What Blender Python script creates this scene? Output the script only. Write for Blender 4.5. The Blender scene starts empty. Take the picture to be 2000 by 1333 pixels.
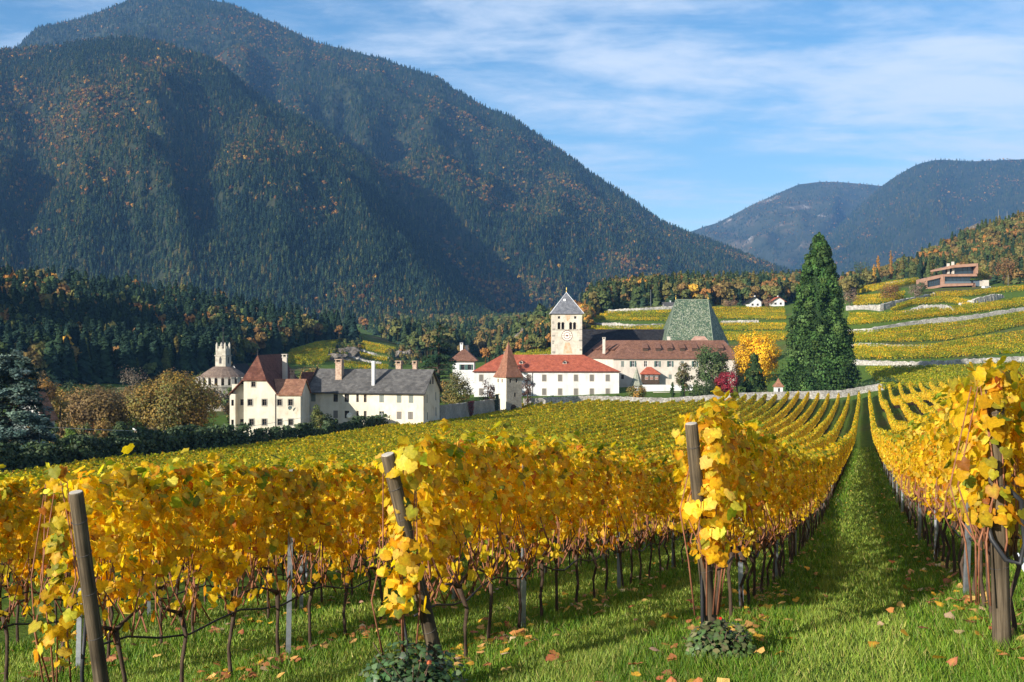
import bpy, bmesh, math, random
import numpy as np
from mathutils import Vector, Matrix, noise as mnoise

# ------------------------------------------------------------------ camera, sky, sun, exposure
scene = bpy.context.scene
COL = scene.collection
F = 2144.0                      # focal length in photo pixels (photo 2000 x 1333)
cam_d = bpy.data.cameras.new("camera")
cam = bpy.data.objects.new("camera", cam_d); COL.objects.link(cam)
cam.location = (0, 0, 0); cam.rotation_euler = (math.radians(90), 0, 0)
cam_d.sensor_width = 36.0; cam_d.lens = 36.0 * F / 2000.0
cam_d.clip_start = 0.1; cam_d.clip_end = 40000
scene.camera = cam

SUN_AZ, SUN_EL = math.radians(46), math.radians(19)     # shadows fall 46 deg right of the view axis
SD = Vector((-math.sin(SUN_AZ) * math.cos(SUN_EL), -math.cos(SUN_AZ) * math.cos(SUN_EL), math.sin(SUN_EL)))
sun_d = bpy.data.lights.new("sun", 'SUN'); sun_d.energy = 5.0; sun_d.angle = math.radians(0.53)
sun_d.color = (1.0, 0.93, 0.82)
sun = bpy.data.objects.new("sun", sun_d); COL.objects.link(sun)
sun.rotation_euler = (-SD).to_track_quat('-Z', 'Y').to_euler()

world = bpy.data.worlds.new("World"); scene.world = world; world.use_nodes = True
def build_world():
    nt = world.node_tree; N = nt.nodes; L = nt.links; N.clear()
    out = N.new('ShaderNodeOutputWorld'); bg = N.new('ShaderNodeBackground'); bg.inputs[1].default_value = 0.096
    sky = N.new('ShaderNodeTexSky'); sky.sky_type = 'NISHITA'; sky.sun_disc = False
    sky.sun_elevation = SUN_EL; sky.sun_rotation = math.atan2(SD.x, SD.y)
    sky.altitude = 600; sky.air_density = 1.0; sky.dust_density = 0.3; sky.ozone_density = 1.6
    tc = N.new('ShaderNodeTexCoord'); sep = N.new('ShaderNodeSeparateXYZ'); L.new(tc.outputs['Generated'], sep.inputs[0])
    def M(op, a, b=None, clamp=False):
        m = N.new('ShaderNodeMath'); m.operation = op; m.use_clamp = clamp
        for i, x in enumerate((a, b)):
            if x is None: continue
            if isinstance(x, (int, float)): m.inputs[i].default_value = x
            else: L.new(x, m.inputs[i])
        return m.outputs[0]
    zc = M('ADD', M('MAXIMUM', sep.outputs[2], 0.0), 0.11)
    px = M('DIVIDE', sep.outputs[0], zc); py = M('DIVIDE', sep.outputs[1], zc)
    cmb = N.new('ShaderNodeCombineXYZ'); L.new(px, cmb.inputs[0]); L.new(py, cmb.inputs[1])
    def noise(scale, detail, rough, dist, loc, sc):
        mp = N.new('ShaderNodeMapping'); mp.inputs['Location'].default_value = loc; mp.inputs['Scale'].default_value = sc
        mp.inputs['Rotation'].default_value = (0, 0, math.radians(18))
        L.new(cmb.outputs[0], mp.inputs[0])
        n = N.new('ShaderNodeTexNoise'); n.inputs['Scale'].default_value = scale; n.inputs['Detail'].default_value = detail
        n.inputs['Roughness'].default_value = rough; n.inputs['Distortion'].default_value = dist
        L.new(mp.outputs[0], n.inputs['Vector']); return n.outputs[0]
    n1 = noise(0.42, 3, 0.5, 0.4, (3.1, 1.7, 0), (0.8, 1.3, 1)); n3 = noise(7.0, 6, 0.6, 0.3, (7.4, 2.2, 0), (0.9, 1.2, 1))
    n2 = noise(2.2, 9, 0.6, 0.6, (0.4, 5.2, 0), (0.7, 1.5, 1))
    c = M('ADD', M('ADD', M('MULTIPLY', n1, 1.05), M('MULTIPLY', n2, 0.8)), M('MULTIPLY', M('SUBTRACT', n3, 0.5), 0.34))
    c = M('ADD', c, 0.055)
    rm = N.new('ShaderNodeMapRange'); rm.inputs[1].default_value = 0.80; rm.inputs[2].default_value = 1.20
    rm.inputs[3].default_value = 0.0; rm.inputs[4].default_value = 0.84
    rm.interpolation_type = 'SMOOTHSTEP'; L.new(c, rm.inputs[0])
    mix = N.new('ShaderNodeMixRGB'); L.new(rm.outputs[0], mix.inputs[0])
    hs = N.new('ShaderNodeHueSaturation'); hs.inputs['Saturation'].default_value = 1.3; hs.inputs['Value'].default_value = 0.88
    L.new(sky.outputs[0], hs.inputs['Color'])
    L.new(hs.outputs[0], mix.inputs[1]); mix.inputs[2].default_value = (5.0, 5.5, 6.2, 1)
    L.new(mix.outputs[0], bg.inputs[0]); L.new(bg.outputs[0], out.inputs[0])
build_world()
vs = scene.view_settings
vs.view_transform = 'Standard'; vs.look = 'None'; vs.exposure = 0.9; vs.gamma = 1.0; vs.use_curve_mapping = False
scene.cycles.max_bounces = 6; scene.cycles.diffuse_bounces = 3; scene.cycles.glossy_bounces = 2
scene.cycles.transmission_bounces = 3; scene.cycles.transparent_max_bounces = 6; scene.cycles.volume_bounces = 0
scene.cycles.use_denoising = True
scene.cycles.caustics_reflective = False; scene.cycles.caustics_refractive = False

# ------------------------------------------------------------------ helpers
rng = np.random.default_rng(11)
random.seed(5)
def P(px, py, Y): return Vector(((px - 1000) / F * Y, Y, (666.5 - py) / F * Y))
def tag(o, label=None, cat=None, group=None, kind=None):
    if label: o["label"] = label
    if cat: o["category"] = cat
    if group: o["group"] = group
    if kind: o["kind"] = kind
    return o
def empty(name, loc=(0, 0, 0), rz=0.0):
    o = bpy.data.objects.new(name, None); COL.objects.link(o)
    o.location = loc; o.rotation_euler = (0, 0, rz); o.empty_display_size = 0.5
    return o
def link(name, me, parent=None):
    o = bpy.data.objects.new(name, me); COL.objects.link(o)
    if parent is not None: o.parent = parent
    return o
def mesh_np(name, V, faces, mats, smooth=False, col=None, mi=None):
    """V Nx3; faces: list of arrays (each M x k)"""
    me = bpy.data.meshes.new(name)
    V = np.asarray(V, dtype=np.float32)
    if isinstance(faces, np.ndarray): faces = [faces]
    nl = sum(f.size for f in faces); nf = sum(len(f) for f in faces)
    me.vertices.add(len(V)); me.vertices.foreach_set("co", V.ravel())
    me.loops.add(nl); me.polygons.add(nf)
    me.loops.foreach_set("vertex_index", np.concatenate([f.ravel() for f in faces]).astype(np.int32))
    tot = np.concatenate([np.full(len(f), f.shape[1]) for f in faces])
    st = np.concatenate([[0], np.cumsum(tot)[:-1]]).astype(np.int32)
    me.polygons.foreach_set("loop_start", st)
    if mi is not None: me.polygons.foreach_set("material_index", np.asarray(mi, dtype=np.int32))
    if smooth: me.polygons.foreach_set("use_smooth", np.ones(nf, dtype=bool))
    if not isinstance(mats, (list, tuple)): mats = [mats]
    for m in mats: me.materials.append(m)
    if col is not None:
        a = me.color_attributes.new("col", 'FLOAT_COLOR', 'POINT')
        c = np.ones((len(V), 4), dtype=np.float32); c[:, :3] = col
        a.data.foreach_set("color", c.ravel())
    me.update(calc_edges=True)
    return me
class MB:
    """collects boxes, prisms and tubes into one mesh"""
    def __init__(s): s.v = []; s.f = []
    def add(s, vs_, fs_):
        b = len(s.v); s.v += [tuple(v) for v in vs_]; s.f += [tuple(i + b for i in f) for f in fs_]; return s
    def box(s, x0, x1, y0, y1, z0, z1):
        return s.add([(x0,y0,z0),(x1,y0,z0),(x1,y1,z0),(x0,y1,z0),(x0,y0,z1),(x1,y0,z1),(x1,y1,z1),(x0,y1,z1)],
                     [(0,3,2,1),(4,5,6,7),(0,1,5,4),(1,2,6,5),(2,3,7,6),(3,0,4,7)])
    def prism(s, poly, y0, y1):
        """poly in xz, extruded along y"""
        n = len(poly)
        vs_ = [(x, y0, z) for x, z in poly] + [(x, y1, z) for x, z in poly]
        return s.add(vs_, [tuple(range(n)), tuple(range(2*n-1, n-1, -1))] + [(i, i+n, (i+1) % n + n, (i+1) % n) for i in range(n)])
    def prismz(s, poly, z0, z1):
        n = len(poly)
        vs_ = [(x, y, z0) for x, y in poly] + [(x, y, z1) for x, y in poly]
        return s.add(vs_, [tuple(range(n-1, -1, -1)), tuple(range(n, 2*n))] + [(i, (i+1) % n, (i+1) % n + n, i+n) for i in range(n)])
    def tube(s, pts, rad, seg=6, cap=True):
        pts = [Vector(p) for p in pts]
        if isinstance(rad, (int, float)): rad = [rad] * len(pts)
        b = len(s.v); up = Vector((0.13, 0.31, 0.94))
        for i, p in enumerate(pts):
            d = (pts[min(i+1, len(pts)-1)] - pts[max(i-1, 0)]).normalized()
            a = d.cross(up)
            if a.length < 0.05: a = d.cross(Vector((1, 0, 0)))
            a.normalize(); c = d.cross(a)
            for k in range(seg):
                t = 2*math.pi*k/seg; q = p + (a*math.cos(t) + c*math.sin(t)) * rad[i]
                s.v.append(tuple(q))
        for i in range(len(pts)-1):
            for k in range(seg):
                k2 = (k+1) % seg
                s.f.append((b+i*seg+k, b+i*seg+k2, b+(i+1)*seg+k2, b+(i+1)*seg+k))
        if cap:
            s.f.append(tuple(b+k for k in range(seg-1, -1, -1))); e = b+(len(pts)-1)*seg
            s.f.append(tuple(e+k for k in range(seg)))
        return s
    def lathe(s, prof, cx=0, cy=0, seg=16):
        b = len(s.v); n = len(prof)
        for r, z in prof:
            for k in range(seg):
                t = 2*math.pi*(k+.5)/seg; s.v.append((cx + r*math.cos(t), cy + r*math.sin(t), z))
        for i in range(n-1):
            for k in range(seg):
                k2 = (k+1) % seg; s.f.append((b+i*seg+k, b+i*seg+k2, b+(i+1)*seg+k2, b+(i+1)*seg+k))
        s.f.append(tuple(b+k for k in range(seg-1, -1, -1))); s.f.append(tuple(b+(n-1)*seg+k for k in range(seg)))
        return s
    def mesh(s, name, mat, smooth=False):
        me = bpy.data.meshes.new(name); me.from_pydata(s.v, [], s.f)
        me.materials.append(mat)
        if smooth:
            for p in me.polygons: p.use_smooth = True
        me.update(); return me
    def build(s, name, mat, parent=None, smooth=False):
        return link(name, s.mesh(name, mat, smooth), parent)

# ------------------------------------------------------------------ materials
MATS = {}
def nodes_of(name):
    m = bpy.data.materials.new(name); m.use_nodes = True; nt = m.node_tree
    b = nt.nodes.get('Principled BSDF'); MATS[name] = m
    return m, nt, nt.nodes, nt.links, b
def mat_noise(name, stops, scale=3.0, detail=6, rough=0.9, bump=0.0, coord='Object', rscale=(1,1,1), bscale=None, spec=0.2, distort=0.0, metal=0.0, big=None):
    """noise driven ramp; stops [(pos,(r,g,b))]; big=(scale, amount) multiplies by slow weathering noise"""
    m, nt, N, L, b = nodes_of(name)
    tc = N.new('ShaderNodeTexCoord'); mp = N.new('ShaderNodeMapping'); mp.inputs['Scale'].default_value = rscale
    L.new(tc.outputs[coord], mp.inputs[0])
    n = N.new('ShaderNodeTexNoise'); n.inputs['Scale'].default_value = scale; n.inputs['Detail'].default_value = detail
    n.inputs['Roughness'].default_value = 0.62; n.inputs['Distortion'].default_value = distort
    L.new(mp.outputs[0], n.inputs['Vector'])
    r = N.new('ShaderNodeValToRGB'); e = r.color_ramp.elements
    while len(e) < len(stops): e.new(0.5)
    for i, (p, c) in enumerate(stops): e[i].position = p; e[i].color = (*c, 1)
    L.new(n.outputs[0], r.inputs[0]); src = r.outputs[0]
    if big:
        n3 = N.new('ShaderNodeTexNoise'); n3.inputs['Scale'].default_value = big[0]; n3.inputs['Detail'].default_value = 5
        L.new(tc.outputs[coord], n3.inputs['Vector'])
        mr = N.new('ShaderNodeMapRange'); mr.inputs[1].default_value = 0.35; mr.inputs[2].default_value = 0.65
        mr.inputs[3].default_value = 1 - big[1]; mr.inputs[4].default_value = 1 + big[1] * .4; L.new(n3.outputs[0], mr.inputs[0])
        mm = N.new('ShaderNodeVectorMath'); mm.operation = 'SCALE'; L.new(src, mm.inputs[0]); L.new(mr.outputs[0], mm.inputs['Scale']); src = mm.outputs[0]
    L.new(src, b.inputs['Base Color'])
    b.inputs['Roughness'].default_value = rough; b.inputs['Specular IOR Level'].default_value = spec; b.inputs['Metallic'].default_value = metal
    if bump:
        n2 = N.new('ShaderNodeTexNoise'); n2.inputs['Scale'].default_value = bscale or scale * 3; n2.inputs['Detail'].default_value = 6
        L.new(mp.outputs[0], n2.inputs['Vector']); bp = N.new('ShaderNodeBump'); bp.inputs['Strength'].default_value = bump
        L.new(n2.outputs[0], bp.inputs['Height']); L.new(bp.outputs[0], b.inputs['Normal'])
    return m
def mat_tiles(name, c1, c2, c3, tw, th, rough=0.85, bump=0.5, mortar=0.02):
    """rows of roof tiles / stones by Brick texture in (along, up) of generated UV 'uv'"""
    m, nt, N, L, b = nodes_of(name)
    uv = N.new('ShaderNodeUVMap'); uv.uv_map = "uv"
    br = N.new('ShaderNodeTexBrick'); br.inputs['Scale'].default_value = 1.0
    br.inputs['Brick Width'].default_value = tw; br.inputs['Row Height'].default_value = th
    br.inputs['Mortar Size'].default_value = mortar * min(tw, th); br.inputs['Mortar Smooth'].default_value = 0.3
    br.inputs['Color1'].default_value = (*c1, 1); br.inputs['Color2'].default_value = (*c2, 1); br.inputs['Mortar'].default_value = (*c3, 1)
    br.inputs['Bias'].default_value = 0.0
    L.new(uv.outputs[0], br.inputs['Vector'])
    tc = N.new('ShaderNodeTexCoord'); n = N.new('ShaderNodeTexNoise'); n.inputs['Scale'].default_value = 0.8; n.inputs['Detail'].default_value = 8
    n.inputs['Roughness'].default_value = 0.7
    L.new(tc.outputs['Object'], n.inputs['Vector'])
    mr = N.new('ShaderNodeMapRange'); mr.inputs[1].default_value = 0.3; mr.inputs[2].default_value = 0.7; mr.inputs[3].default_value = 0.62; mr.inputs[4].default_value = 1.22
    L.new(n.outputs[0], mr.inputs[0])
    mm = N.new('ShaderNodeVectorMath'); mm.operation = 'SCALE'; L.new(br.outputs[0], mm.inputs[0]); L.new(mr.outputs[0], mm.inputs['Scale'])
    L.new(mm.outputs[0], b.inputs['Base Color']); b.inputs['Roughness'].default_value = rough; b.inputs['Specular IOR Level'].default_value = 0.15
    bp = N.new('ShaderNodeBump'); bp.inputs['Strength'].default_value = bump; bp.inputs['Distance'].default_value = 0.05
    L.new(br.outputs['Fac'], bp.inputs['Height']); bp.invert = True; L.new(bp.outputs[0], b.inputs['Normal'])
    return m
def mat_plain(name, c, rough=0.7, spec=0.3, metal=0.0):
    m, nt, N, L, b = nodes_of(name)
    tc = N.new('ShaderNodeTexCoord'); n = N.new('ShaderNodeTexNoise'); n.inputs['Scale'].default_value = 2.5; n.inputs['Detail'].default_value = 6
    L.new(tc.outputs['Object'], n.inputs['Vector'])
    mx = N.new('ShaderNodeMixRGB'); mx.inputs[1].default_value = (*[x*0.82 for x in c], 1); mx.inputs[2].default_value = (*[min(1, x*1.12) for x in c], 1)
    L.new(n.outputs[0], mx.inputs[0]); L.new(mx.outputs[0], b.inputs['Base Color'])
    b.inputs['Roughness'].default_value = rough; b.inputs['Specular IOR Level'].default_value = spec; b.inputs['Metallic'].default_value = metal
    return m
def mat_leaf(name, trans=0.35, rough=0.55, gain=1.0, spec=0.25, objvar=0.25, tr_tint=(1.1, 0.95, 0.5)):
    """colour from the per-leaf 'col' attribute, slight variation from object to object, light shining through"""
    m, nt, N, L, b = nodes_of(name)
    at = N.new('ShaderNodeAttribute'); at.attribute_name = 'col'
    oi = N.new('ShaderNodeObjectInfo')
    mr = N.new('ShaderNodeMapRange'); mr.inputs[3].default_value = gain * (1 - objvar); mr.inputs[4].default_value = gain * (1 + objvar)
    L.new(oi.outputs['Random'], mr.inputs[0])
    sc = N.new('ShaderNodeVectorMath'); sc.operation = 'SCALE'; L.new(at.outputs['Color'], sc.inputs[0]); L.new(mr.outputs[0], sc.inputs['Scale'])
    tc = N.new('ShaderNodeTexCoord'); ns = N.new('ShaderNodeTexNoise'); ns.inputs['Scale'].default_value = 55; ns.inputs['Detail'].default_value = 3
    L.new(tc.outputs['Object'], ns.inputs['Vector'])
    m2 = N.new('ShaderNodeMapRange'); m2.inputs[1].default_value = 0.3; m2.inputs[2].default_value = 0.7; m2.inputs[3].default_value = 0.78; m2.inputs[4].default_value = 1.15
    L.new(ns.outputs[0], m2.inputs[0])
    s2 = N.new('ShaderNodeVectorMath'); s2.operation = 'SCALE'; L.new(sc.outputs[0], s2.inputs[0]); L.new(m2.outputs[0], s2.inputs['Scale'])
    L.new(s2.outputs[0], b.inputs['Base Color']); b.inputs['Roughness'].default_value = rough; b.inputs['Specular IOR Level'].default_value = spec
    if trans > 0:
        t = N.new('ShaderNodeBsdfTranslucent'); tm = N.new('ShaderNodeVectorMath'); tm.operation = 'MULTIPLY'
        tm.inputs[1].default_value = tr_tint; L.new(s2.outputs[0], tm.inputs[0]); L.new(tm.outputs[0], t.inputs[0])
        mx = N.new('ShaderNodeMixShader'); mx.inputs[0].default_value = trans
        L.new(b.outputs[0], mx.inputs[1]); L.new(t.outputs[0], mx.inputs[2])
        out = [n for n in N if n.type == 'OUTPUT_MATERIAL'][0]; L.new(mx.outputs[0], out.inputs[0])
    return m
def mat_forest(name, ramp, gain=1.0):
    """instanced forest tree: colour by the instancer's 'tint', varied per instance"""
    m, nt, N, L, b = nodes_of(name)
    at = N.new('ShaderNodeAttribute'); at.attribute_type = 'INSTANCER'; at.attribute_name = 'tint'
    r = N.new('ShaderNodeValToRGB'); e = r.color_ramp.elements
    while len(e) < len(ramp): e.new(0.5)
    for i, (p, c) in enumerate(ramp): e[i].position = p; e[i].color = (*[x*gain for x in c], 1)
    L.new(at.outputs['Fac'], r.inputs[0])
    vc = N.new('ShaderNodeAttribute'); vc.attribute_name = 'col'
    mm = N.new('ShaderNodeVectorMath'); mm.operation = 'MULTIPLY'; L.new(r.outputs[0], mm.inputs[0]); L.new(vc.outputs['Color'], mm.inputs[1])
    L.new(mm.outputs[0], b.inputs['Base Color']); b.inputs['Roughness'].default_value = 0.9; b.inputs['Specular IOR Level'].default_value = 0.05
    return m
bark = mat_noise("bark", [(0.3, (0.035, 0.022, 0.014)), (0.7, (0.13, 0.09, 0.06))], scale=9, bump=0.6, rscale=(1,1,.25))

# leaf templates (x across, y along to tip, z fold), faces as triangles
def tmpl(n):
    if n == 0:   # five-lobed vine leaf
        o = [(0,.02),(.20,-.18),(.44,-.10),(.47,.12),(.58,.34),(.43,.47),(.37,.66),(.20,.80),(0,1.0)]
        pts = o + [(-x, y) for x, y in o[-2:0:-1]]
        V = [(0, .3, 0.0)] + [(x, y, -.20*abs(x) - .10*(y-.3)**2 + .05*math.sin(9*x+3*y)) for x, y in pts]
        k = len(pts); Fc = [(0, 1+i, 1+(i+1) % k) for i in range(k)]
    elif n == 1:  # simplified leaf
        pts = [(0,0),(.46,-.06),(.52,.45),(0,1),(-.52,.45),(-.46,-.06)]
        V = [(0, .35, .06)] + [(x, y, -.16*abs(x)) for x, y in pts]
        k = 6; Fc = [(0, 1+i, 1+(i+1) % k) for i in range(k)]
    else:         # kite
        V = [(0,0,0),(.5,.45,-.12),(0,1,0),(-.5,.45,-.12)]; Fc = [(0,1,2),(0,2,3)]
    return np.array(V, dtype=np.float32) - np.array([0, .35, 0], dtype=np.float32), np.array(Fc, dtype=np.int32)
TM = [tmpl(0), tmpl(1), tmpl(2)]
def unit(a): return a / np.maximum(np.linalg.norm(a, axis=1, keepdims=True), 1e-6)
_lr = np.random.default_rng(3)
def leaves(pos, nrm, tip, size, col, t=2):
    """one leaf per row: position, face normal, tip direction, size, colour -> V, F, vertex colours"""
    tv, tf = TM[t]; n = len(pos)
    z = unit(nrm); y = unit(tip - z * np.sum(tip*z, axis=1, keepdims=True)); x = np.cross(y, z)
    size = np.broadcast_to(np.asarray(size, dtype=np.float32), (n,))[:, None, None]
    zs = (.25 + np.abs(_lr.normal(0, 1.1, n)))[:, None, None]
    V = pos[:, None, :] + size * (tv[None, :, 0:1]*x[:, None, :] + tv[None, :, 1:2]*y[:, None, :] + zs*tv[None, :, 2:3]*z[:, None, :])
    Fc = tf[None] + (np.arange(n) * len(tv))[:, None, None]
    C = np.repeat(col[:, None, :], len(tv), axis=1)
    if t < 2:
        e = np.clip(_lr.normal(.9, .2, n), .4, 1.08)[:, None]; C[:, 1:, 1] *= e; C[:, 1:, 0] *= .5 + .5*e; C[:, 0] = np.minimum(C[:, 0]*1.12, .95)
    C = C.reshape(-1, 3)
    return V.reshape(-1, 3), Fc.reshape(-1, tf.shape[1]), C
def pick(pal, w, n, r, var=0.18):
    pal = np.array(pal); w = np.array(w, float); idx = r.choice(len(pal), n, p=w/w.sum())
    return pal[idx] * (1 + r.normal(0, var, (n, 1))).clip(.55, 1.6) * (1 + r.normal(0, .05, (n, 3)))

# ------------------------------------------------------------------ the lie of the land
UD = np.array([0.306, 0.952]); VD = np.array([0.952, -0.306])       # along / across the vine rows
def uv2xy(u, v): return u*UD[0] + v*VD[0], u*UD[1] + v*VD[1]
CP = []                                                              # (X, Y, z) ground heights
def cpix(px, py, Y): CP.append(((px-1000)/F*Y, Y, (666.5-py)/F*Y))
def cuv(u, v, z): x, y = uv2xy(u, v); CP.append((x, y, z))
for Y, z in [(1.5,-1.75),(7.6,-2.36),(13.3,-3.05),(19,-3.75),(34,-5.3),(64,-7.6),(100,-10.2),(128,-11.9),(180,-13.3),(250,-14)]:
    CP.append((.3214*Y, Y, z))
CP += [(3.62, 7.9, -2.19), (1.62, 9.0, -2.54), (-.5, 8.9, -2.79), (-3.2, 8.4, -2.98), (-6.5, 9.5, -3.3), (-14,30,-5.9), (-28,60,-9.5), (-51,107,-14.8), (-34.5,148,-15.7),
       (-15.5,196,-16.0), (0,238,-16.5), (-9,60,-8.9), (0,100,-11.6), (10,150,-13.6), (30,200,-14.4), (40,250,-15.5), (5,4,-1.75), (-6,2,-2.1), (9,14,-2.2),
       (18,40,-4.4),(46,100,-6.9),(80,180,-9.2),(62,180,-11.5),(-20,25,-5.3),(25,25,-2.2),(75,90,-3.5)]
for a in [(0,870,150),(100,858,175),(300,842,200),(-300,880,150),(-500,830,210),(400,790,290),(600,780,300),(900,790,285),(150,790,290),
          # abbey platform
          (1030,790,262),(1200,790,262),(1400,784,262),(1550,778,262),(1100,765,330),(1300,755,330),(1500,755,330),(1620,765,300),
          # right slope and terraces
          (1700,765,262),(2000,752,245),(1850,742,285),(1700,716,335),(2000,704,335),(1680,680,370),(1850,670,370),(2000,655,370),(1850,625,415),(2000,612,420),(1700,645,400),
          (1850,572,480),(1950,566,485),(2050,560,480),(1700,600,450),(1750,560,540),(1900,545,560),(2000,525,600),(2000,470,700),(2000,432,800),(1900,465,800),(1780,518,800),(1690,552,780),
          (2200,380,800),(2200,520,560),(2300,640,400),(2200,730,250),
          # terraces behind the church
          (1160,655,470),(1250,648,480),(1300,606,540),(1200,612,540),(1450,604,550),(1560,600,550),(1450,680,430),(1560,690,400),(1300,690,400),(1150,700,400),
          (1300,575,850),(1450,562,960),(1560,555,960),(1180,582,820),(1600,556,900),(1300,600,1300),(1500,600,1350),
          (1000,705,440),(930,715,430),(1060,650,560),(1100,620,640),(1010,690,560),(930,712,560),(960,690,760),
          # left wooded hill, hillock, valley
          (0,735,340),(-200,720,340),(200,745,360),(350,745,380),(450,735,410),(540,722,440),(0,640,470),(200,650,500),(400,670,520),
          (-100,560,620),(0,564,620),(150,578,640),(300,590,660),(400,605,680),(500,628,700),(620,652,720),(740,668,740),
          (560,705,470),(640,690,500),(700,652,610),(640,668,580),(780,688,560),(720,712,500),(800,715,500),(840,712,520),(870,715,460),
          (800,672,820),(900,668,900),(900,640,1200),(700,640,1200),(500,640,1200),(200,640,1200),(-100,640,1200),(1100,630,1250),
          (-400,600,600),(-500,640,1200),(900,615,1650),(500,610,1650),(100,610,1650),(1300,600,1650),(1700,600,1500),(2100,540,1300)]:
    cpix(*a)
CP = np.array(CP)
def q_of(X, Y):
    Yc = np.maximum(Y, 1.0) + 8.0
    return np.stack([np.clip(X / Yc, -1.25, 1.25), np.log(Yc) * 0.42], axis=-1), Yc
def tps(r2): return 0.5 * r2 * np.log(r2 + 1e-9)
_q, _yc = q_of(CP[:, 0], CP[:, 1]); _val = CP[:, 2] / _yc
_n = len(CP); _A = np.zeros((_n+3, _n+3)); _d2 = ((_q[:, None]-_q[None])**2).sum(-1)
_A[:_n, :_n] = tps(_d2) + np.eye(_n) * 1e-5; _A[:_n, _n] = 1; _A[:_n, _n+1:] = _q; _A[_n, :_n] = 1; _A[_n+1:, :_n] = _q.T
_w = np.linalg.solve(_A, np.concatenate([_val, [0, 0, 0]]))
GA = np.linspace(-1.25, 1.25, 301); GL = np.linspace(math.log(9), math.log(1708), 361)
_ga, _gl = np.meshgrid(GA, GL)                       # rows: distance
_qq = np.stack([_ga.ravel(), _gl.ravel()*0.42], -1)
_z = np.concatenate([tps(((c[:, None]-_q[None])**2).sum(-1)) @ _w[:_n] + _w[_n] + c @ _w[_n+1:] for c in np.array_split(_qq, 24)])
GZ = (_z.reshape(_ga.shape)) * np.exp(_gl)
def gz(X, Y):
    X = np.asarray(X, float); Y = np.asarray(Y, float)
    q, yc = q_of(X, Y)
    fa = (q[..., 0] - GA[0]) / (GA[1]-GA[0]); fl = (np.log(yc) - GL[0]) / (GL[1]-GL[0])
    fa = np.clip(fa, 0, len(GA)-1.001); fl = np.clip(fl, 0, len(GL)-1.001)
    i = fa.astype(int); j = fl.astype(int); a = fa-i; l = fl-j
    return (GZ[j, i]*(1-a)+GZ[j, i+1]*a)*(1-l) + (GZ[j+1, i]*(1-a)+GZ[j+1, i+1]*a)*l
def gz1(x, y): return float(gz(np.array([x]), np.array([y]))[0])
_YM = np.exp(np.linspace(math.log(6), math.log(1690), 900))
def hit(px, py, ymin=0):
    """where the view ray through a photo pixel meets the ground"""
    px = np.atleast_1d(np.asarray(px, float)); py = np.atleast_1d(np.asarray(py, float))
    Ys = _YM[_YM >= ymin]
    d = (666.5-py)[:, None]/F*Ys[None] - gz((px-1000)[:, None]/F*Ys[None], np.broadcast_to(Ys, (len(px), len(Ys))))
    below = d < 0; k = np.argmax(below, axis=1); ok = below.any(axis=1) & (k > 0)
    k = np.maximum(k, 1); d0 = d[np.arange(len(px)), k-1]; d1 = d[np.arange(len(px)), k]
    t = np.clip(d0 / np.where(abs(d0-d1) < 1e-9, 1e-9, d0-d1), 0, 1); Y = Ys[k-1]*(1-t) + Ys[k]*t
    X = (px-1000)/F*Y
    return np.stack([X, Y, gz(X, Y)], -1), ok

# ground sheet
def mat_ground():
    m, nt, N, L, b = nodes_of("meadow_ground")
    tc = N.new('ShaderNodeTexCoord')
    def nz(s, d=6):
        n = N.new('ShaderNodeTexNoise'); n.inputs['Scale'].default_value = s; n.inputs['Detail'].default_value = d; L.new(tc.outputs['Object'], n.inputs['Vector']); return n.outputs[0]
    r = N.new('ShaderNodeValToRGB'); e = r.color_ramp.elements
    e[0].position = .3; e[0].color = (0.04, 0.075, 0.012, 1); e[1].position = .72; e[1].color = (0.11, 0.165, 0.026, 1)
    L.new(nz(1.7, 9), r.inputs[0])
    r2 = N.new('ShaderNodeValToRGB'); e = r2.color_ramp.elements
    e[0].position = .35; e[0].color = (0.06, 0.055, 0.022, 1); e[1].position = .65; e[1].color = (0.13, 0.105, 0.05, 1)
    L.new(nz(.35, 9), r2.inputs[0])
    mr = N.new('ShaderNodeMapRange'); mr.inputs[1].default_value = .52; mr.inputs[2].default_value = .66; L.new(nz(.02, 4), mr.inputs[0])
    mx = N.new('ShaderNodeMixRGB'); L.new(mr.outputs[0], mx.inputs[0]); L.new(r.outputs[0], mx.inputs[1]); L.new(r2.outputs[0], mx.inputs[2])
    L.new(mx.outputs[0], b.inputs['Base Color']); b.inputs['Roughness'].default_value = 1; b.inputs['Specular IOR Level'].default_value = 0.05
    bp = N.new('ShaderNodeBump'); bp.inputs['Strength'].default_value = .5; bp.inputs['Distance'].default_value = .1; L.new(nz(14, 6), bp.inputs['Height']); L.new(bp.outputs[0], b.inputs['Normal'])
    return m
gm = mat_ground()
def build_ground():
    A = GA; Yr = np.concatenate([[-80, -30, -10, -3], np.exp(GL)-8])
    Yg = np.repeat(Yr[:, None], len(A), 1); Xg = A[None]*(np.maximum(Yg, 1)+8)
    Xg[:4] *= np.array([6, 4, 2.5, 1.5])[:, None]
    Zg = gz(Xg, np.maximum(Yg, 1.0)) ; Zg[0] -= 4; Zg[1] -= 1.5
    V = np.stack([Xg, Yg, Zg], -1).reshape(-1, 3); n = len(A); m = len(Yr)
    i = (np.arange(m-1)[:, None]*n + np.arange(n-1)[None]).ravel()
    o = link("ground", mesh_np("ground", V, np.stack([i, i+1, i+n+1, i+n], -1), gm, smooth=True)); tag(o, kind="structure")
build_ground()

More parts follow.
